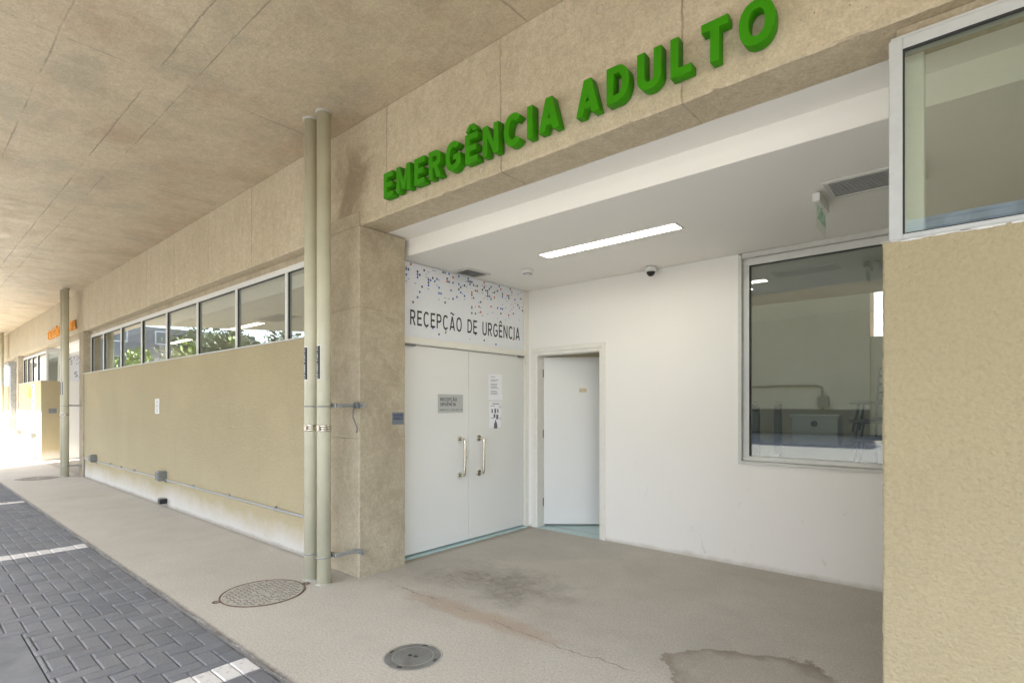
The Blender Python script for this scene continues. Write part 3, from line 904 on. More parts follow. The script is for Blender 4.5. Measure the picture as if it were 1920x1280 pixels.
# ---- ribbon windows
def ribbon(xs, label, yf=2.80, z0=ZS, z1=3.0, side=False):
    t = thing('ribbon_window', ((xs[0] + xs[-1]) / 2, yf, z0), label, 'window', 'ribbon windows above the tan walls')
    bm = new_bm(); fw = .055; d0, d1 = yf, yf + .055
    box(bm, xs[0], xs[-1], d0, d1, z0, z0 + .035, .003)
    box(bm, xs[0], xs[-1], d0, d1, z1 - .065, z1 - .005, .003)
    for i, x in enumerate(xs):
        a, b_ = x - fw / 2, x + fw / 2
        if i == 0: a, b_ = x, x + fw
        if i == len(xs) - 1: a, b_ = x - fw, x
        box(bm, a, b_, d0 + .001, d1 - .001, z0 + .035, z1 - .065, .002)
    obj('window_frame', bm, ALU, t)
    bm = new_bm(); box(bm, xs[0], xs[-1], d0 + .012, d1 + .05, z1 - .004, ZB - .001); obj('head_packing', bm, CP, t)
    g = new_bm()
    for i in range(len(xs) - 1):
        a = xs[i] + (fw if i == 0 else fw / 2); b_ = xs[i + 1] - (fw if i == len(xs) - 2 else fw / 2)
        bm = new_bm(); box(bm, a, b_, yf + .028, yf + .034, z0 + .035, z1 - .065)
        obj('window_pane', bm, GL, t)
        for (p, q, r_, s_) in ((a, a + .007, z0 + .035, z1 - .065), (b_ - .007, b_, z0 + .035, z1 - .065), (a + .007, b_ - .007, z1 - .074, z1 - .065), (a + .007, b_ - .007, z0 + .035, z0 + .041)):
            box(g, p, q, yf + .012, yf + .0275, r_, s_)
    obj('gasket', g, RUB, t)
    bm = new_bm(); box(bm, xs[0], xs[-1], YF - .006, yf - .001, ZS + .001, ZS + .012, .002)
    obj('window_sill', bm, ALU, t)
    return t
ribbon([XL, -13.17, -11.93, -10.70, -9.45, -8.18, -6.90, -5.62, -4.70], 'long ribbon window of eight panes above the long tan wall')
ribbon([-22.9, -22.1, -21.3, -20.4, -19.12], 'far ribbon window above the sunlit tan wall')
ribbon([-42, -33, -28, -26, -23.6], 'farthest ribbon window at the left edge')
bm = new_bm(); box(bm, XQ - .05, XQ, 2.80, 3.09, 2.955, ZB - .01, .002); box(bm, XQ - .05, XQ, 2.80, 2.84, ZS, 2.955, .002); box(bm, XQ - .05, XQ, 3.05, 3.09, ZS, 2.955, .002)
t = thing('end_window', (XQ, 2.95, ZS), 'narrow glazed end closing the far ribbon window at the recess corner', 'window')
obj('window_frame', bm, ALU, t)
bm = new_bm(); box(bm, XQ - .03, XQ - .024, 2.84, 3.05, ZS, 2.955); obj('window_pane', bm, GL, t)
# near window, its frame flush with the wall
t = thing('corner_window', (1.5, YF, ZS), 'near window with thick white frame, cut by the upper right corner', 'window')
FRN = m_plain('matt_aluminium', (.50, .51, .50), .45, var=.08)
bm = new_bm(); a = XR + .022; yf = YF - .012
box(bm, a, a + .046, yf, yf + .07, ZS + .002, 2.985, .003)
for (p, q) in ((2.2, 2.26), (4.6, 4.66)): box(bm, p, q, yf + .001, yf + .069, ZS + .03, 2.935, .003)
box(bm, a + .046, 8.9, yf, yf + .07, ZS + .002, ZS + .022, .003)
box(bm, a + .046, 8.9, yf, yf + .07, 2.940, 2.985, .003)
box(bm, a + .006, 8.9, yf + .008, yf + .06, 2.986, 3.0, .002)
obj('window_frame', bm, FRN, t)
bm = new_bm(); box(bm, a + .02, 8.9, yf + .075, yf + .13, 2.95, ZB - .002, .002); obj('head_packing', bm, CP, t)
bm = new_bm(); box(bm, a + .046, 8.9, yf + .012, yf + .018, ZS + .022, 2.940)
obj('window_pane', bm, GT, t)
bm = new_bm()
box(bm, a + .046, a + .053, yf + .003, yf + .0115, ZS + .022, 2.940); box(bm, a + .053, 8.9, yf + .003, yf + .0115, 2.930, 2.940); box(bm, a + .053, 8.9, yf + .003, yf + .0115, ZS + .022, ZS + .026)
obj('gasket', bm, RUB, t)
bm = new_bm(); box(bm, XR - .004, 8.9, yf - .004, YF + .1, ZS + .0005, ZS + .0018)
for k in range(60):
    x = XR + .02 + k * .045 + random.uniform(-.01, .01); box(bm, x, x + random.uniform(.03, .07), YF - .0075, YF - .001, ZS - random.uniform(.002, .008), ZS + .004, .001)
obj('mortar_sill', bm, WPL, t)
# white post inside the near window
bm = new_bm(); box(bm, -.235, -.145, 2.76, 2.86, ZS + .002, ZB - .01, .004)
obj('inner_post', bm, WH, label='white post standing just inside the near window pane', cat='post')

# ---- rooms behind the glass
def room(name, x0, x1, y0, y1, floor=ROOMF, wallm=ROOM):
    bm = new_bm()
    box(bm, x0, x1, y1, y1 + .04, 0, ZR); box(bm, x0, x0 + .01, y0, y1, 0, ZR); box(bm, x1 - .01, x1, y0, y1, 0, ZR)
    obj(name, bm, wallm, kind='structure')
    bm = new_bm(); quad(bm, (x0, y0, .006), (x1, y0, .006), (x1, y1, .006), (x0, y1, .006))
    obj(name + '_floor', bm, floor, kind='structure', recalc=False)
room('long_room', -14.15, -4.36, 3.02, 9.5, wallm=ROOM)
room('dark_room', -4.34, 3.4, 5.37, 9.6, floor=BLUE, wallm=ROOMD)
room('far_room', -22.86, -19.17, 3.1, 8.5)
room('farthest_room', -41.5, -23.7, 3.1, 8.0)
bm = new_bm(); box(bm, -22.89, -22.87, 2.87, 3.1, 2.0, ZR)
obj('room_pier', bm, ROOM, kind='structure')
bm = new_bm(); box(bm, XQ - .05, XQ - .001, 3.095, 6.5, 0, ZR)
obj('white_far_wall', bm, WH, label='white side wall of the far recess behind the second pipe pair', cat='wall')
bm = new_bm(); box(bm, XQ, XL - .3, 6.5, 6.6, 0, ZR)
obj('white_far_back_wall', bm, WH, label='white back wall of the far recess', cat='wall')
t = thing('far_sign_panel', (XQ, 3.6, 2.18), 'distant printed confetti panel seen past the second pipe pair', 'sign')
bm = new_bm(); box(bm, XQ + .0, XQ + .012, 3.12, 5.0, 2.18, 2.90); obj('panel_board', bm, VIN, t)
bm = flat_text('SALA DE ESPERA', .115, .15, (XQ + .0125, 3.40, 2.30), (0, 1, 0), (0, 0, 1), width=1.35, track=.22, depth=.001); obj('panel_lettering', bm, INK, t)
bm = new_bm(); rnd = random.Random(9)
for i in range(160):
    y = 3.14 + rnd.random() * 1.8; z = 2.62 + rnd.random() ** .8 * .26
    quad(bm, (XQ + .0128, y, z), (XQ + .0128, y + .022, z), (XQ + .0128, y + .022, z + .018), (XQ + .0128, y, z + .018))
obj('confetti_squares', bm, CHR, t, recalc=False)

# lamps and vents on ceilings
def lamp(x0, x1, y0, y1, label, m=LAMP, g=None):
    t = thing('ceiling_lamp', ((x0 + x1) / 2, (y0 + y1) / 2, ZR), label, 'lamp', g or 'recessed linear ceiling lamps')
    bm = new_bm(); w = .018
    for a in ((x0 - w, x1 + w, y0 - w, y0), (x0 - w, x1 + w, y1, y1 + w), (x0 - w, x0, y0, y1), (x1, x1 + w, y0, y1)):
        box(bm, a[0], a[1], a[2], a[3], ZR - .006, ZR + .0015, .0015)
    obj('lamp_trim', bm, WPL, t)
    bm = new_bm(); box(bm, x0, x1, y0, y1, ZR - .001, ZR + .0012)
    obj('diffuser', bm, m, t)
lamp(-3.08, -1.755, 3.988, 4.132, 'lit linear lamp recessed in the white ceiling of the entrance recess')
lamp(-10.55, -9.24, 4.10, 4.24, 'lit ceiling lamp seen through the long ribbon window, nearer one', DIM)
lamp(-13.97, -12.7, 4.14, 4.28, 'lit ceiling lamp seen through the long ribbon window, farther one', DIM)
for k in range(5):
    lamp(-13.3 + k * 1.9, -12.1 + k * 1.9, 7.0, 7.16, 'added ceiling lamp brightening the long room from deep inside, out of direct view', DEEP, 'added fill lamps deep in the long room')  # unseen lamps added to lift the light inside the long room
lamp(-21.6, -20.4, 6.0, 6.16, 'added ceiling lamp brightening the room behind the far sunlit wall', DEEP)  # added so the far room does not look dark through its glass
lamp(-3.15, -2.02, 6.75, 6.88, 'ceiling lamp inside the room behind the dark window', DEEP)
def vent(x0, x1, y0, y1, n, label, along='x'):
    t = thing('ceiling_vent', ((x0 + x1) / 2, (y0 + y1) / 2, ZR), label, 'vent', 'ceiling air vents')
    bm = new_bm(); w = .028; z0, z1 = ZR - .012, ZR + .0015
    box(bm, x0, x1, y0, y0 + w, z0, z1, .003); box(bm, x0, x1, y1 - w, y1, z0, z1, .003)
    box(bm, x0, x0 + w, y0 + w, y1 - w, z0, z1, .003); box(bm, x1 - w, x1, y0 + w, y1 - w, z0, z1, .003)
    obj('vent_frame', bm, ALG, t)
    bm = new_bm(); box(bm, x0 + w, x1 - w, y0 + w, y1 - w, ZR - .001, ZR + .0012); obj('vent_throat', bm, BLK, t)
    bm = new_bm()
    for i in range(n):
        y = y0 + w + (y1 - y0 - 2 * w) * (i + .5) / n; hw = (y1 - y0 - 2 * w) / n * .46
        vs = box(bm, x0 + w, x1 - w, -hw, hw, -.0012, .0012)
        M = Matrix.Translation((0, y, ZR - .007)) @ Matrix.Rotation(R(28), 4, 'X')
        for v in vs: v.co = M @ v.co
    obj('vent_slats', bm, ALG, t)
vent(-.72, -.20, 3.87, 4.215, 12, 'long slatted air vent in the recess ceiling beside the exit sign')
vent(-4.185, -3.93, 3.89, 4.235, 9, 'small slatted air vent in the ceiling above the double door')
vent(-8.95, -8.1, 3.9, 4.3, 9, 'air vent in the room ceiling seen through the long ribbon window')

vent(-1.62, -1.02, 6.12, 6.42, 9, 'air vent on the ceiling of the room behind the dark window, nearer one')
vent(-2.55, -2.0, 6.12, 6.42, 9, 'air vent on the ceiling of the room behind the dark window, left one')
# smoke detector, dome camera, exit sign
t = thing('smoke_detector', (-3.54, 4.38, ZR - .05), 'round white smoke detector on the recess ceiling', 'detector')
bm = new_bm(); lathe(bm, [(0, ZR), (.062, ZR), (.062, ZR - .012), (.055, ZR - .024), (.046, ZR - .032), (.04, ZR - .046), (.02, ZR - .052), (0, ZR - .052)], -3.54, 4.38); obj('detector_body', bm, WPL, t)
bm = new_bm()
for k in range(16):
    a = k * math.pi / 8; box(bm, -.006, .006, -.0015, .0015, -.005, .005, M=Matrix.Translation((-3.54 + .0435 * math.cos(a), 4.38 + .0435 * math.sin(a), ZR - .039)) @ Matrix.Rotation(a + math.pi / 2, 4, 'Z'))
obj('detector_slots', bm, BLK, t)
t = thing('dome_camera', (-2.49, 5.09, ZR - .1), 'white dome security camera on the ceiling by the back wall', 'camera')
bm = new_bm(); lathe(bm, [(0, ZR), (.060, ZR), (.062, ZR - .03), (.058, ZR - .046), (.046, ZR - .052), (0, ZR - .052)], -2.49, 5.09); obj('camera_base', bm, WPL, t)
bm = new_bm(); lathe(bm, [(.043, ZR - .052)] + [(.043 * math.cos(R(a)), ZR - .052 - .046 * math.sin(R(a))) for a in range(10, 90, 10)] + [(0, ZR - .098)], -2.49, 5.09); obj('camera_dome', bm, m_plain('smoked_dome', (.01, .01, .012), .08), t)
t = thing('exit_sign', (-.775, 4.15, ZR - .23), 'hanging clear exit sign with green letters under a small lamp housing', 'sign')
bm = new_bm(); box(bm, -.800, -.755, 4.0, 4.32, ZR - .068, ZR - .012, .004); box(bm, -.785, -.770, 4.03, 4.07, ZR - .012, ZR); box(bm, -.785, -.770, 4.25, 4.29, ZR - .012, ZR); obj('lamp_housing', bm, WPL, t)
bm = new_bm(); box(bm, -.7795, -.7755, 4.01, 4.31, ZR - .235, ZR - .068); obj('acrylic_plate', bm, ACR, t)
bm = flat_text('SAÍDA'.replace('Í', 'I'), .17, .085, (-.7745, 4.03, ZR - .175), (0, 1, 0), (0, 0, 1), width=.26, track=.2, depth=.001)
q = loops_mesh([[(.0, 0), (.03, 0), (.05, .02), (.03, .02)]], .001); place(q, (-.7745, 4.142, ZR - .083), (0, 1, 0), (0, 0, 1))
me = bpy.data.meshes.new('x'); q.to_mesh(me); q.free(); bm.from_mesh(me); bpy.data.meshes.remove(me)
obj('exit_lettering', bm, m_plain('exit_green', (.22, .48, .30), .5), t)

# ---- raised letters on the beam
def letter_sign(txt, x0, x1, z0, cap, m, label, name, depth=.062):
    t = thing(name, ((x0 + x1) / 2, YF, z0), label, 'sign')
    g, w = text_loops(txt, .205, .25)
    sx = (x1 - x0) / w
    for ch, xo, ls in g:
        bm = loops_mesh([[(px * sx, py * cap) for px, py in lp] for lp in ls], depth, .0012)
        place(bm, (x0, YF - .010 - depth / 2, z0), (1, 0, 0), (0, 0, 1))
        for k in range(1):
            pass
        obj('letter', bm, m, t)
letter_sign('EMERGÊNCIA ADULTO', -3.605, -.672, 3.170, .200, GRN, 'big green raised letters reading EMERGÊNCIA ADULTO on the concrete beam', 'letter_sign')
letter_sign('EMERGÊNCIA INFANTIL', -17.85, -14.75, 3.170, .200, ORG, 'orange raised letters on the beam far down the facade', 'letter_sign', .03)

# ---- rain pipes
def pipe(x, y, r, label=None, group='rainwater downpipes'):
    t = thing('rain_pipe', (x, y, 0), label, 'pipe', group)
    bm = new_bm(); cyl(bm, (x, y, 0), (x, y, ZC), r, seg=40)
    obj('pipe_tube', bm, PVC, t)
    bm = new_bm(); lathe(bm, [(r + .001, ZC - .014), (r + .004, ZC - .008), (r + .014, ZC - .001), (r + .014, ZC)], x, y); obj('ceiling_collar', bm, IRD, t)
    bm = new_bm(); lathe(bm, [(r + .014, 0), (r + .010, .006), (r + .002, .012), (r, .012)], x, y); obj('mortar_foot', bm, IRD, t)
    bm = new_bm()
    for dz in (-.019, 0, .019): lathe(bm, [(r, 1.31 + dz - .0095), (r + .005, 1.31 + dz - .006), (r + .005, 1.31 + dz + .006), (r, 1.31 + dz + .0095)], x, y)
    box(bm, x + .02, x + .045, y - r - .016, y - r - .002, 1.295, 1.325, .003)
    obj('steel_band', bm, STL, t)
    for z in (1.492, .225):
        bm = new_bm(); lathe(bm, [(r, z - .006), (r + .007, z - .005), (r + .007, z + .005), (r, z + .006)], x, y)
        obj('clamp', bm, GAL, t)
    # sticker bent round the pipe
    def bend(bm, rr):
        for v in bm.verts:
            a = v.co.x / r - math.pi / 2 - .10
            v.co = Vector((x + rr * math.cos(a) + v.co.z * math.cos(a), y + rr * math.sin(a) + v.co.z * math.sin(a), v.co.y))
    def patch(w, z0, z1, rr):
        bm = new_bm(); n = 12; A = []
        for i in range(n + 1):
            A.append((bm.verts.new((-w / 2 + w * i / n, z0, 0)), bm.verts.new((-w / 2 + w * i / n, z1, 0))))
        for i in range(n): bm.faces.new((A[i][0], A[i + 1][0], A[i + 1][1], A[i][1]))
        bend(bm, rr); return bm
    st = obj('sticker', patch(.078, 1.715, 2.005, r + .0008), WPL, t, recalc=False)
    obj('sticker_field', patch(.068, 1.722, 1.998, r + .0014), INK, st, recalc=False)
    bm = flat_text('AGUA  PLUVIAL', .2, .026, (.010, 1.775, 0), (0, 1, 0), (-1, 0, 0), width=.215, track=.22, depth=.0)
    bm2 = loops_mesh([[(.022 * math.cos(R(a)) * .7 , 1.745 + .016 * math.sin(R(a)) + (.01 if a == 90 else 0)) for a in range(0, 360, 30)], [(-.012, 1.728), (.012, 1.728), (.012, 1.732), (-.012, 1.732)]], 0)
    me = bpy.data.meshes.new('x'); bm2.to_mesh(me); bm2.free(); bm.from_mesh(me); bpy.data.meshes.remove(me)
    bend(bm, r + .0022)
    obj('sticker_lettering', bm, WPL, st, recalc=False)
    return t
pr = .057
p1 = pipe(-4.145, 2.395, pr, 'thick olive downpipe of the near pair, right one closest to the pillar')
p2 = copy_tree(p1); p2.location = (-4.335, 2.385, 0); p2['label'] = 'olive downpipe of the near pair, left one next to the tan wall'
for i, (x, y, lb) in enumerate(((-14.50, 2.44, 'far olive downpipe, right one of the second pair'), (-14.72, 2.44, 'far olive downpipe, left one of the second pair'), (-24.9, 2.50, 'farthest downpipe at the left edge of the photo, right one of its pair'), (-25.1, 2.50, 'farthest downpipe at the left edge of the photo, left one of its pair'))):
    c = copy_tree(p1); c.location = (x, y, 0); c['label'] = lb
# brackets to the wall
def bracket(z, x, y, label, group='pipe brackets', strap=False):
    t = thing('pipe_bracket', (x, YF - .012, z), label, 'bracket', group)
    bm = new_bm()
    box(bm, x - .24, x + .085, y + .055, y + .085, z - .018, z + .018, .003)
    box(bm, x + .06, x + .085, y + .085, YF - .02, z - .016, z + .016, .003)
    box(bm, x + .03, x + .20, YF - .026, YF - .0125, z - .020, z + .020, .003)
    cyl(bm, (x + .165, YF - .034, z), (x + .165, YF - .026, z), .010, seg=6)
    obj('bracket_bar', bm, GAL, t)
    if strap:
        bm = new_bm(); tube(bm, [(x + .105, YF - .05, z + .005), (x + .11, YF - .075, z - .04), (x + .10, YF - .07, z - .10), (x + .125, YF - .06, z - .16), (x + .135, YF - .05, z - .20), (x + .115, YF - .045, z - .235)], .0055, 8); box(bm, x + .075, x + .135, YF - .052, YF - .027, z - .024, z + .028, .004)
        obj('cable_tie', bm, GRY, t)
    return t
bracket(1.50, -4.145, 2.395, 'steel wall bracket with a dangling dark strap, at mid height of the near pipes', strap=True)
bracket(.235, -4.145, 2.395, 'steel wall bracket near the foot of the near pipes')
bracket(1.50, -14.5, 2.44, 'mid height steel bracket of the second pipe pair')
bracket(.235, -14.5, 2.44, 'low steel bracket of the second pipe pair')

# ---- conduit, boxes
t = thing('conduit', (-9.4, YF, .40), 'thin grey conduit running along the foot of the long tan wall', 'conduit')
yc = YF + .012 - .016
bm = new_bm(); tube(bm, [(-14.14, yc, .400), (-4.75, yc, .402)], .0125, 12)
tube(bm, [(-14.14, yc, .01), (-14.14, yc, .385), (-14.125, yc, .40)], .0125, 12)
obj('conduit_tube', bm, m_plain('conduit_paint', (.40, .41, .39), .45, .2), t)
for x in (-12.1, -10.6, -7.95, -6.8, -5.6, -11.4):
    bm = new_bm(); box(bm, x - .010, x + .010, yc - .015, yc + .016, .384, .418, .002); box(bm, x - .006, x + .006, yc - .004, yc + .012, .418, .436); obj('saddle_clip', bm, GAL, t)
m_box = m_plain('box_grey_paint', (.26, .27, .265), .45, .3, var=.2)
def jbox(x, label, z=.405, s=.075):
    t = thing('junction_box', (x, YF, z), label, 'junction box', 'grey junction boxes on the conduits')
    bm = new_bm(); box(bm, x - s, x + s, YF - .095, YF + .0115, z + .0, z + s * 1.9, .006, seg=2); obj('box_body', bm, m_box, t)
    bm = new_bm(); box(bm, x - s + .012, x + s - .012, YF - .101, YF - .0945, z + .014, z + s * 1.9 - .014, .002); obj('box_cover', bm, GRY, t)
    for k in (-1, 1):
        bm = new_bm(); cyl(bm, (x + k * s, YF - .005, z + .01), (x + k * (s + .03), YF - .005, z - .003), .018, .014, 12)
        obj('gland', bm, GRY, t)
    return t
j = jbox(-9.13, 'grey junction box on the conduit, middle of the long tan wall', .385)
c = copy_tree(j); c.location.x = -13.2; c['label'] = 'grey junction box on the conduit at the far end of the long tan wall'
c = copy_tree(j); c.location = (.70, YF - .015, .325); c['label'] = 'grey metal box at the foot of the nearest stucco wall, bottom right corner'
t = thing('wall_spout', (-9.08, YF, .07), 'small black spout on the white dusted foot of the long tan wall', 'spout')
bm = new_bm(); box(bm, -9.14, -9.03, YF - .085, YF + .0115, .05, .12, .008, seg=2); obj('spout_body', bm, BLK, t)
bm = new_bm(); box(bm, -9.135, -9.035, YF - .10, YF + .005, .122, .131, .003); obj('spout_cap', bm, GAL, t)
t = thing('wall_plate', (-9.47, YF, 1.38), 'small white plate with an oval on the long tan wall', 'sign')
bm = new_bm(); box(bm, -9.57, -9.375, YF + .004, YF + .0115, 1.375, 1.605, .003); obj('plate', bm, WPL, t)
bm = loops_mesh([arc(0, 0, .05, .078, 0, 360, 28, 2)[:-1], arc(0, 0, .043, .071, 0, 360, 28, 2)[:-1], [(-.028, -.003), (.028, -.003), (.028, .003), (-.028, .003)], [(-.04, -.098), (.04, -.098), (.04, -.092), (-.04, -.092)]], .001); place(bm, (-9.472, YF + .0032, 1.495), (1, 0, 0), (0, 0, 1)); obj('plate_print', bm, INK, t)

# far wall bits
t = thing('yellow_notice', (-20.4, YF, 1.75), 'small yellow notice on the far tan wall', 'sign')
def flatcard(name, x0, x1, z0, z1, m, label, parts=()):
    t = thing(name, ((x0 + x1) / 2, YF, z0), label, 'sign')
    bm = new_bm(); box(bm, x0, x1, YF + .004, YF + .0115, z0, z1, .001); obj('card', bm, m, t)
    for (a, b_, c_, d, mm) in parts:
        bm = new_bm(); box(bm, x0 + (x1 - x0) * a, x0 + (x1 - x0) * b_, YF + .0028, YF + .0039, z0 + (z1 - z0) * c_, z0 + (z1 - z0) * d); obj('print', bm, mm, t)
bpy.data.objects.remove(t)
flatcard('yellow_notice', -21.05, -20.65, 1.72, 2.02, YEL, 'small yellow notice on the far tan wall', ((.1, .9, .3, .36, INK), (.1, .9, .5, .56, INK), (.1, .9, .7, .76, INK)))
flatcard('white_notice', -20.55, -20.0, 1.38, 2.12, WPL, 'tall white notice board beside the yellow notice on the far wall', ((.2, .8, .60, .66, m_plain('green_print', (.1, .5, .15))), (.2, .8, .30, .36, DBL), (.3, .7, .85, .92, CHR)))
t = thing('far_plaque', (XQ, 3.0, 1.3), 'small blue plaque on the end of the far tan wall', 'sign')
bm = new_bm(); box(bm, XQ, XQ + .006, 2.85, 3.02, 1.29, 1.42, .001); obj('plate', bm, PLB, t)
t = thing('wall_duct', (-23.3, YF, 0), 'vertical grey duct with a box on the distant pillar', 'duct')
bm = new_bm(); box(bm, -23.45, -23.25, YF - .14, YF - .006, .9, 2.75, .004); obj('duct_run', bm, GAL, t)
bm = new_bm(); box(bm, -23.5, -23.2, YF - .2, YF - .006, .75, 1.15, .01); obj('duct_box', bm, GAL, t)
bm = new_bm(); box(bm, -23.5, -23.2, YF - .2, YF - .006, 2.75, 2.9, .01); obj('duct_box', bm, GAL, t)
t = thing('far_conduit', (-21, YF, .4), 'thin conduit low on the far sunlit wall', 'conduit')
bm = new_bm(); tube(bm, [(-30, yc, .6), (-19.6, yc, .6), (-19.45, yc, .58), (-19.45, yc, .02)], .014, 10); tube(bm, [(-22.8, yc, 1.6), (-22.8, yc, .02)], .014, 10); obj('conduit_tube', bm, GAL, t)
for x in (-22.5, -19.9):
    c = copy_tree(j); c.location = (x, YF, .60); c['label'] = 'grey junction box on the far sunlit wall, ' + ('left one by the pillar' if x < -22 else 'right one by the wall end')
bm = new_bm(); box(bm, -20.2, -19.8, YF - .13, YF + .0, .02, .11, .01)
obj('floor_box', bm, GAL, label='flat grey box at the foot of the far wall end', cat='box')

# ---- manholes
t = thing('manhole_cover', (-4.31, 1.95, 0), 'cement dusted round manhole cover with basket pattern beside the near pipes', 'manhole cover', 'manhole covers in the pavement')
MX, MY, MR = -4.31, 1.96, .315
bm = new_bm(); lathe(bm, [(0, .001), (MR - .012, .001), (MR - .012, .0035), (MR - .02, .0035), (0, .0035)], MX, MY, 64); obj('cover_disc', bm, IRD, t)
bm = new_bm(); lathe(bm, [(MR - .011, .001), (MR - .010, .006), (MR, .006), (MR + .002, .001)], MX, MY, 64)
for sgn in (-1, 1):
    a = R(80) if sgn > 0 else R(260)
    for q in range(1): lathe(bm, [(.018, .001), (.018, .006), (.028, .006), (.030, .001)], MX + (MR + .022) * math.cos(a), MY + (MR + .022) * math.sin(a), 16)
obj('cover_rim', bm, RUST, t)
bm = new_bm(); rnd = random.Random(2)
n = 17; p = .034
for i in range(-n, n):
    for k in range(-n, n):
        x = i * p; y = k * p
        if math.hypot(x, y) > MR - .035: continue
        if rnd.random() < .12: continue
        if abs(y) < .028 and abs(x) < .1: continue
        L = .014; w = .0028
        ang_ = R(45) if (i + k) % 2 else R(-45)
        box(bm, -L, L, -w, w, .002, .0047, M=Matrix.Translation((MX + x, MY + y, 0)) @ Matrix.Rotation(ang_, 4, 'Z'))
obj('cover_pattern', bm, m_plain('dark_groove', (.085, .07, .055), .9), t)
c = copy_tree(t); c.location = (-14.6, 2.0, 0); c['label'] = 'distant round manhole cover near the second pipe pair'
t = thing('round_cover', (-2.53, 2.045, 0), 'smooth round steel access cover with two finger holes in the foreground pavement', 'manhole cover', 'manhole covers in the pavement')
CX, CY, r_ = -2.535, 2.045, .168
bm = new_bm(); lathe(bm, [(0, .0035), (.118, .0035), (.121, .0022), (.124, .0035), (.160, .0035), (r_, .001)], CX, CY, 64); obj('cover_disc', bm, COV, t)
bm = new_bm(); lathe(bm, [(.1175, .0037), (.119, .0046), (.1235, .0046), (.125, .0037)], CX, CY, 64); obj('cover_ring', bm, GAL, t)
bm = new_bm()
for s_ in (-1, 1):
    vs = [bm.verts.new((CX + s_ * .006 * 1.0 + px, CY + s_ * .006 + py, .0042)) for px, py in ([(0, -.012), (.0, .010), (s_ * .026, .014), (s_ * .026, -.010)])]
    bm.faces.new(vs)
obj('finger_holes', bm, BLK, t, recalc=False)
bm = new_bm()
for a in (20, 110, 200, 290):
    A = R(a)
    box(bm, -.006, .006, -.016, .016, .0036, .005, M=Matrix.Translation((CX + .148 * math.cos(A), CY + .148 * math.sin(A), 0)) @ Matrix.Rotation(A, 4, 'Z'))
obj('cover_slots', bm, BLK, t)
bm = new_bm(); lathe(bm, [(r_ - .003, .0008), (r_ + .004, .003), (r_ + .012, .0008)], CX, CY, 64); obj('cover_seat', bm, IRD, t)

# ---- things inside the dark room, on a worktop right behind the window
t = thing('worktop', (-.3, 5.8, 0), 'grey worktop just behind the dark window', 'table')
bm = new_bm(); box(bm, -1.7, 2.2, 5.42, 6.5, .895, .925, .004); obj('table_top', bm, m_plain('grey_laminate', (.13, .13, .115), .5), t)
for (x, y) in ((-1.6, 5.5), (-1.6, 6.4), (2.1, 5.5), (2.1, 6.4)):
    bm = new_bm(); box(bm, x - .025, x + .025, y - .025, y + .025, .006, .895); obj('leg', bm, GRY, t)
CHM = m_plain('chair_metal', (.07, .078, .072), .4, .1, var=.1)
def chair(x, y, z, label):
    t = thing('stacking_chair', (x, y, z), label, 'chair', 'stacked metal chairs behind the dark window')
    bm = new_bm(); lathe(bm, [(0, z + .245), (.27, z + .245), (.29, z + .252), (.29, z + .27), (.27, z + .277), (0, z + .277)], x, y, 32); obj('seat', bm, CHM, t)
    for (dx, dy) in ((-.2, -.17), (.2, -.17), (-.2, .17), (.2, .17)):
        bm = new_bm(); tube(bm, [(x + dx * .93, y + dy * .93, z + .25), (x + dx * 1.15, y + dy * 1.15, z + .0)], .011, 8); obj('leg', bm, CHM, t)
    return t
ch = chair(-.58, 5.86, .925, 'round metal stool at the bottom of the stack behind the dark window')
for i, lb in enumerate(('round metal stool second from the bottom of the stack behind the dark window', 'round metal stool on top of the stack behind the dark window')):
    c = copy_tree(ch); c.location.z = .925 + .17 * (i + 1); c['label'] = lb
t = thing('ladder_back_chair', (-.33, 6.2, .925), 'ladder back metal chair standing behind the stack of stools', 'chair')
bm = new_bm()
for dx in (-.2, .2): tube(bm, [(-.50 + dx, 6.25, .925), (-.50 + dx, 6.28, 1.4), (-.50 + dx * .95, 6.36, 1.88)], .013, 8)
for z in (1.55, 1.63, 1.71, 1.79, 1.86): box(bm, -.69, -.31, 6.305 + (z - 1.55) * .16, 6.325 + (z - 1.55) * .16, z - .012, z + .012, .003)
obj('backrest', bm, CHM, t)
bm = new_bm(); box(bm, -.72, -.28, 6.16, 6.28, 1.36, 1.39, .008); obj('seat', bm, CHM, t)
for dx in (-.19, .19):
    bm = new_bm(); tube(bm, [(-.50 + dx, 6.18, .925), (-.50 + dx, 6.18, 1.37)], .012, 8); obj('leg', bm, CHM, t)
# white crate
t = thing('white_crate', (-1.28, 6.55, 1.05), 'white plastic crate standing on a shelf behind the dark window', 'crate')
bm = new_bm(); x0, x1, y0, y1, z0, z1 = -1.52, -1.08, 6.6, 6.9, 1.08, 1.40
for a in ((x0, x1, y0, y0 + .012), (x0, x1, y1 - .012, y1), (x0, x0 + .012, y0 + .012, y1 - .012), (x1 - .012, x1, y0 + .012, y1 - .012)): box(bm, *a, z0, z1, .002)
box(bm, x0, x1, y0, y1, z0 - .01, z0); box(bm, x0 - .02, x1 + .02, y0 - .02, y0 - .0005, z1 - .03, z1, .003)
obj('crate_body', bm, WPL, t)
bm = new_bm(); cyl(bm, (-1.30, y0 - .004, 1.30), (-1.30, y0 - .0005, 1.30), .035, seg=20); obj('crate_emblem', bm, GRY, t)
bm = new_bm(); box(bm, -3.2, 2.2, 6.55, 7.0, 1.04, 1.068, .003)
obj('wall_shelf', bm, m_plain('shelf_laminate', (.13, .13, .115), .5), label='long grey shelf behind the dark window', cat='shelf')
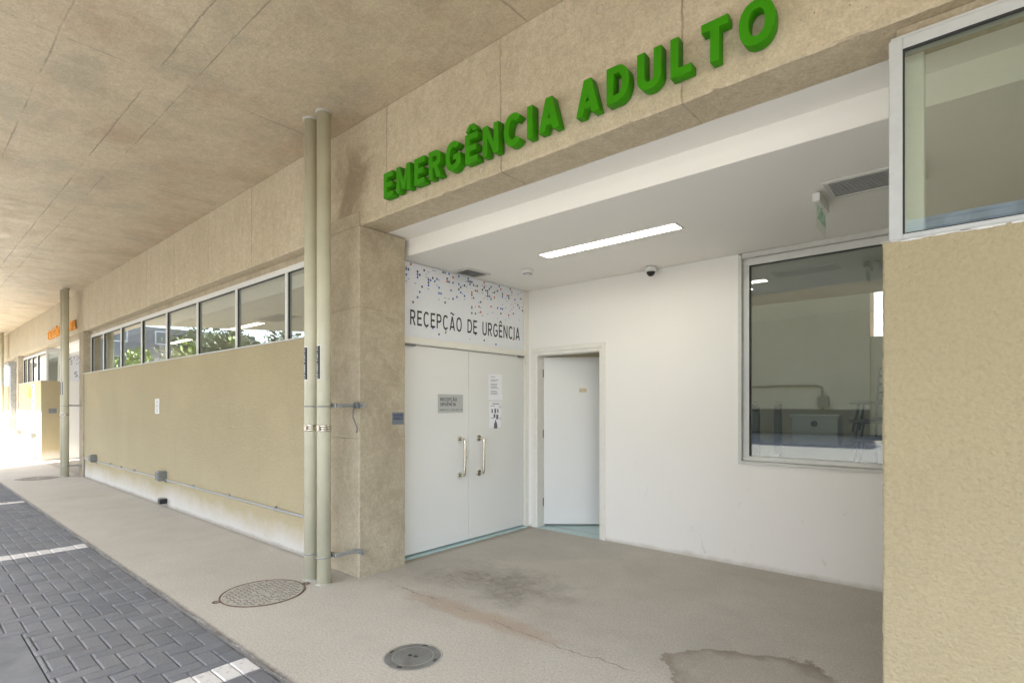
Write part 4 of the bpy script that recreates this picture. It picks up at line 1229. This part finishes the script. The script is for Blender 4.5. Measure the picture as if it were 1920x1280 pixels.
def post(x, y, label):
    t = thing('barrier_post', (x, y, 0), label, 'post', 'dark posts behind the dark window')
    bm = new_bm(); box(bm, x - .035, x + .035, y - .035, y + .035, .006, 1.43, .004); obj('post_shaft', bm, GRY, t)
    bm = new_bm(); box(bm, x - .036, x + .036, y - .036, y + .036, 1.431, 1.53, .01); cyl(bm, (x, y, 1.53), (x, y, 1.545), .02, seg=12); obj('post_head', bm, m_plain('brown_post_head', (.12, .07, .05), .5), t)
    return t
po = post(-1.98, 6.53 - .08, 'dark post behind the dark window, leftmost of the close pair')
for x, lb in ((-1.86, 'dark post behind the dark window, right one of the close pair'), (-1.63, 'single dark post behind the dark window beside the white crate'), (-2.28, 'dark post at the left edge of the dark window')):
    c = copy_tree(po); c.location.x = x; c['label'] = lb
# spray bottle on the worktop by the pane
t = thing('spray_bottle', (-1.42, 5.55, .925), 'white trigger spray bottle head showing just above the window sill', 'bottle')
bm = new_bm(); lathe(bm, [(0, .925), (.03, .925), (.032, .935), (.032, .975), (.015, .995), (.012, 1.01), (0, 1.01)], -1.42, 5.55, 20); obj('bottle_body', bm, WPL, t)
bm = new_bm(); box(bm, -1.47, -1.395, 5.54, 5.562, 1.01, 1.035, .004); box(bm, -1.45, -1.44, 5.545, 5.557, .985, 1.012, .002); obj('trigger_head', bm, WPL, t)

# ---- surroundings that the panes mirror
t = thing('opposite_building', (-15, -25, 0), 'long tan building across the yard, mirrored in the dark window', 'building')
bm = new_bm(); box(bm, -26, -3.9, -23.5, -22, 0, 12); obj('wall', bm, OPB, t)
bm = new_bm(); box(bm, -3.899, 14, -23.4, -22.1, 0, 5.0); obj('low_wing', bm, OPB, t)
bm = new_bm(); box(bm, -26.1, -3.8, -23.6, -21.9, 12, 12.3); obj('roof', bm, LTG, t)
bm = new_bm(); box(bm, -26.0, -3.9, -21.999, -21.9, 0, 1.3); obj('dark_base', bm, m_plain('brown_base', (.10, .08, .05), .8), t)
bm = new_bm(); tube(bm, [(-26, -21.93, 2.6), (-6.3, -21.93, 2.6), (-6.0, -21.93, 2.45), (-6.0, -21.93, 1.3)], .05, 8); box(bm, -6.2, -5.7, -21.99, -21.85, 1.4, 2.0); obj('pipe_run', bm, m_plain('tan_pipe', (.25, .19, .11), .8), t)
t = thing('apartment_block', (-74, -14, 0), 'dark grey apartment block with pale balconies mirrored in the ribbon window', 'building')
bm = new_bm(); box(bm, -88, -72, -26, -11.2, 0, 10.6); obj('wall', bm, DKG, t)
for k in range(3):
    for q in range(4):
        bm = new_bm(); box(bm, -72, -71.93, -24.5 + q * 4.2, -22.9 + q * 4.2, 2.2 + k * 3.2, 3.8 + k * 3.2)
        w_ = obj('window', bm, LTG, t)
        bm = new_bm(); box(bm, -71.93, -71.9, -24.35 + q * 4.2, -23.05 + q * 4.2, 2.35 + k * 3.2, 3.65 + k * 3.2); obj('pane', bm, DWG, w_)
for k in range(3):
    bm = new_bm(); box(bm, -72, -70.8, -20.5, -16.2, 1.4 + k * 3.2, 1.6 + k * 3.2); box(bm, -70.9, -70.8, -20.5, -16.2, 1.6 + k * 3.2, 2.5 + k * 3.2); obj('balcony', bm, LTG, t)

def tree(x, y, h, cr, label, leafm, seed, nleaf=3600, ls=.20):
    rnd = random.Random(seed)
    t = thing('broadleaf_tree', (x, y, 0), label, 'tree', 'trees across the yard')
    bm = new_bm(); tips = []
    th = h * .42
    tube(bm, [(x, y, -.05), (x + .1, y, th * .5), (x - .05, y + .05, th), (x, y, h * .8)], [h * .028, h * .022, h * .017, h * .006], 9)
    for k in range(9):
        a = k * 2.4 + rnd.random(); z = th * (.8 + .1 * k); l = cr * rnd.uniform(.55, .9)
        e = (x + l * math.cos(a), y + l * math.sin(a), min(h * .92, z + l * rnd.uniform(.3, .8)))
        tube(bm, [(x, y, z), ((x + e[0]) / 2, (y + e[1]) / 2, z + (e[2] - z) * .35), e], [h * .011, h * .007, h * .003], 6); tips.append(e)
    obj('trunk', bm, BARK, t)
    bm = new_bm()
    cl = [(Vector(e), cr * rnd.uniform(.32, .5)) for e in tips] + [(Vector((x + rnd.uniform(-.7, .7) * cr, y + rnd.uniform(-.7, .7) * cr, th + rnd.uniform(.25, .95) * (h - th))), cr * rnd.uniform(.25, .45)) for _ in range(12)]
    for _ in range(nleaf):
        c, r__ = rnd.choice(cl)
        d = Vector((rnd.gauss(0, 1), rnd.gauss(0, 1), rnd.gauss(0, .8))).normalized() * r__ * rnd.random() ** .4
        p_ = c + d; s_ = ls * rnd.uniform(.6, 1.3)
        a = Vector((rnd.gauss(0, 1), rnd.gauss(0, 1), rnd.gauss(0, 1))).normalized(); b_ = a.orthogonal().normalized()
        quad(bm, p_ - a * s_, p_ + b_ * s_ * .5, p_ + a * s_, p_ - b_ * s_ * .5)
    obj('crown', bm, leafm, t, recalc=False)
tree(-44, -12, 6.9, 3.8, 'large dark tree mirrored in the middle panes of the ribbon window', LEAF, 1)
tree(-40, -15, 6.6, 3.8, 'large dark tree farther right in the ribbon window mirror image', LEAF, 2)
tree(-53, -14, 7.6, 4.0, 'tall dark tree behind the others across the yard', LEAF, 3)
tree(-29.7, -1.9, 4.0, 1.3, 'small light green tree mirrored in the left panes', LEAFL, 4, 900, .14)
tree(-24.2, -3.2, 4.4, 1.3, 'small light green tree mirrored in the middle panes', LEAFL, 5, 900, .14)

t = thing('sky_tint_tower', (-1, -80, 0), 'added pale blue tower far behind the camera, toning the sky mirrored in the near window', 'building')  # added block: gives the pane a bluish reflection instead of overbright sky
bm = new_bm(); box(bm, -9, 8, -90, -78, 0, 25.5); obj('wall', bm, m_plain('sky_tint_blue', (.34, .42, .52), .5, var=.2, scale=.2), t)
bm = new_bm()
for k in range(4): box(bm, -8 + k * 4, -6.4 + k * 4, -78, -77.8, 2, 24.5)
obj('window_bands', bm, m_plain('blue_pane', (.16, .22, .30), .3), t)
# ------------------------------------------------------------------ light
sun_el = 50.0
hx_, hy_ = .12, .993
d = Vector((hx_ * math.cos(R(sun_el)), hy_ * math.cos(R(sun_el)), -math.sin(R(sun_el))))
sl = bpy.data.lights.new('sun', 'SUN'); sl.energy = 4.5; sl.angle = R(.53); sl.color = (1, .955, .88)
so = bpy.data.objects.new('sun', sl); COL.objects.link(so); so.rotation_euler = d.to_track_quat('-Z', 'Y').to_euler(); so.location = (0, -10, 20)
w = bpy.data.worlds.new('World'); S.world = w; w.use_nodes = True
nt = w.node_tree; bg = nt.nodes['Background']
sky = nt.nodes.new('ShaderNodeTexSky'); sky.sky_type = 'NISHITA'; sky.sun_disc = False
sky.sun_elevation = R(sun_el); sky.sun_rotation = math.atan2(-hx_, -hy_); sky.dust_density = 2.5; sky.air_density = 1.0; sky.ozone_density = 1.0
nt.links.new(sky.outputs[0], bg.inputs[0]); bg.inputs[1].default_value = .15

cam = bpy.data.cameras.new('camera'); co = bpy.data.objects.new('camera', cam); COL.objects.link(co)
cam.sensor_width = 36; cam.lens = 36 * 1003 / 1920; cam.shift_y = 120 / 1920; cam.clip_end = 1500; cam.clip_start = .05
co.location = (0, 0, 1.5); co.rotation_euler = (R(90), 0, math.atan2(860, 1003))
S.camera = co
S.view_settings.view_transform = 'Standard'; S.view_settings.look = 'None'; S.view_settings.gamma = 1; S.view_settings.exposure = 2.95
S.render.engine = 'CYCLES'
S.cycles.max_bounces = 10; S.cycles.diffuse_bounces = 6; S.cycles.glossy_bounces = 6; S.cycles.transparent_max_bounces = 12
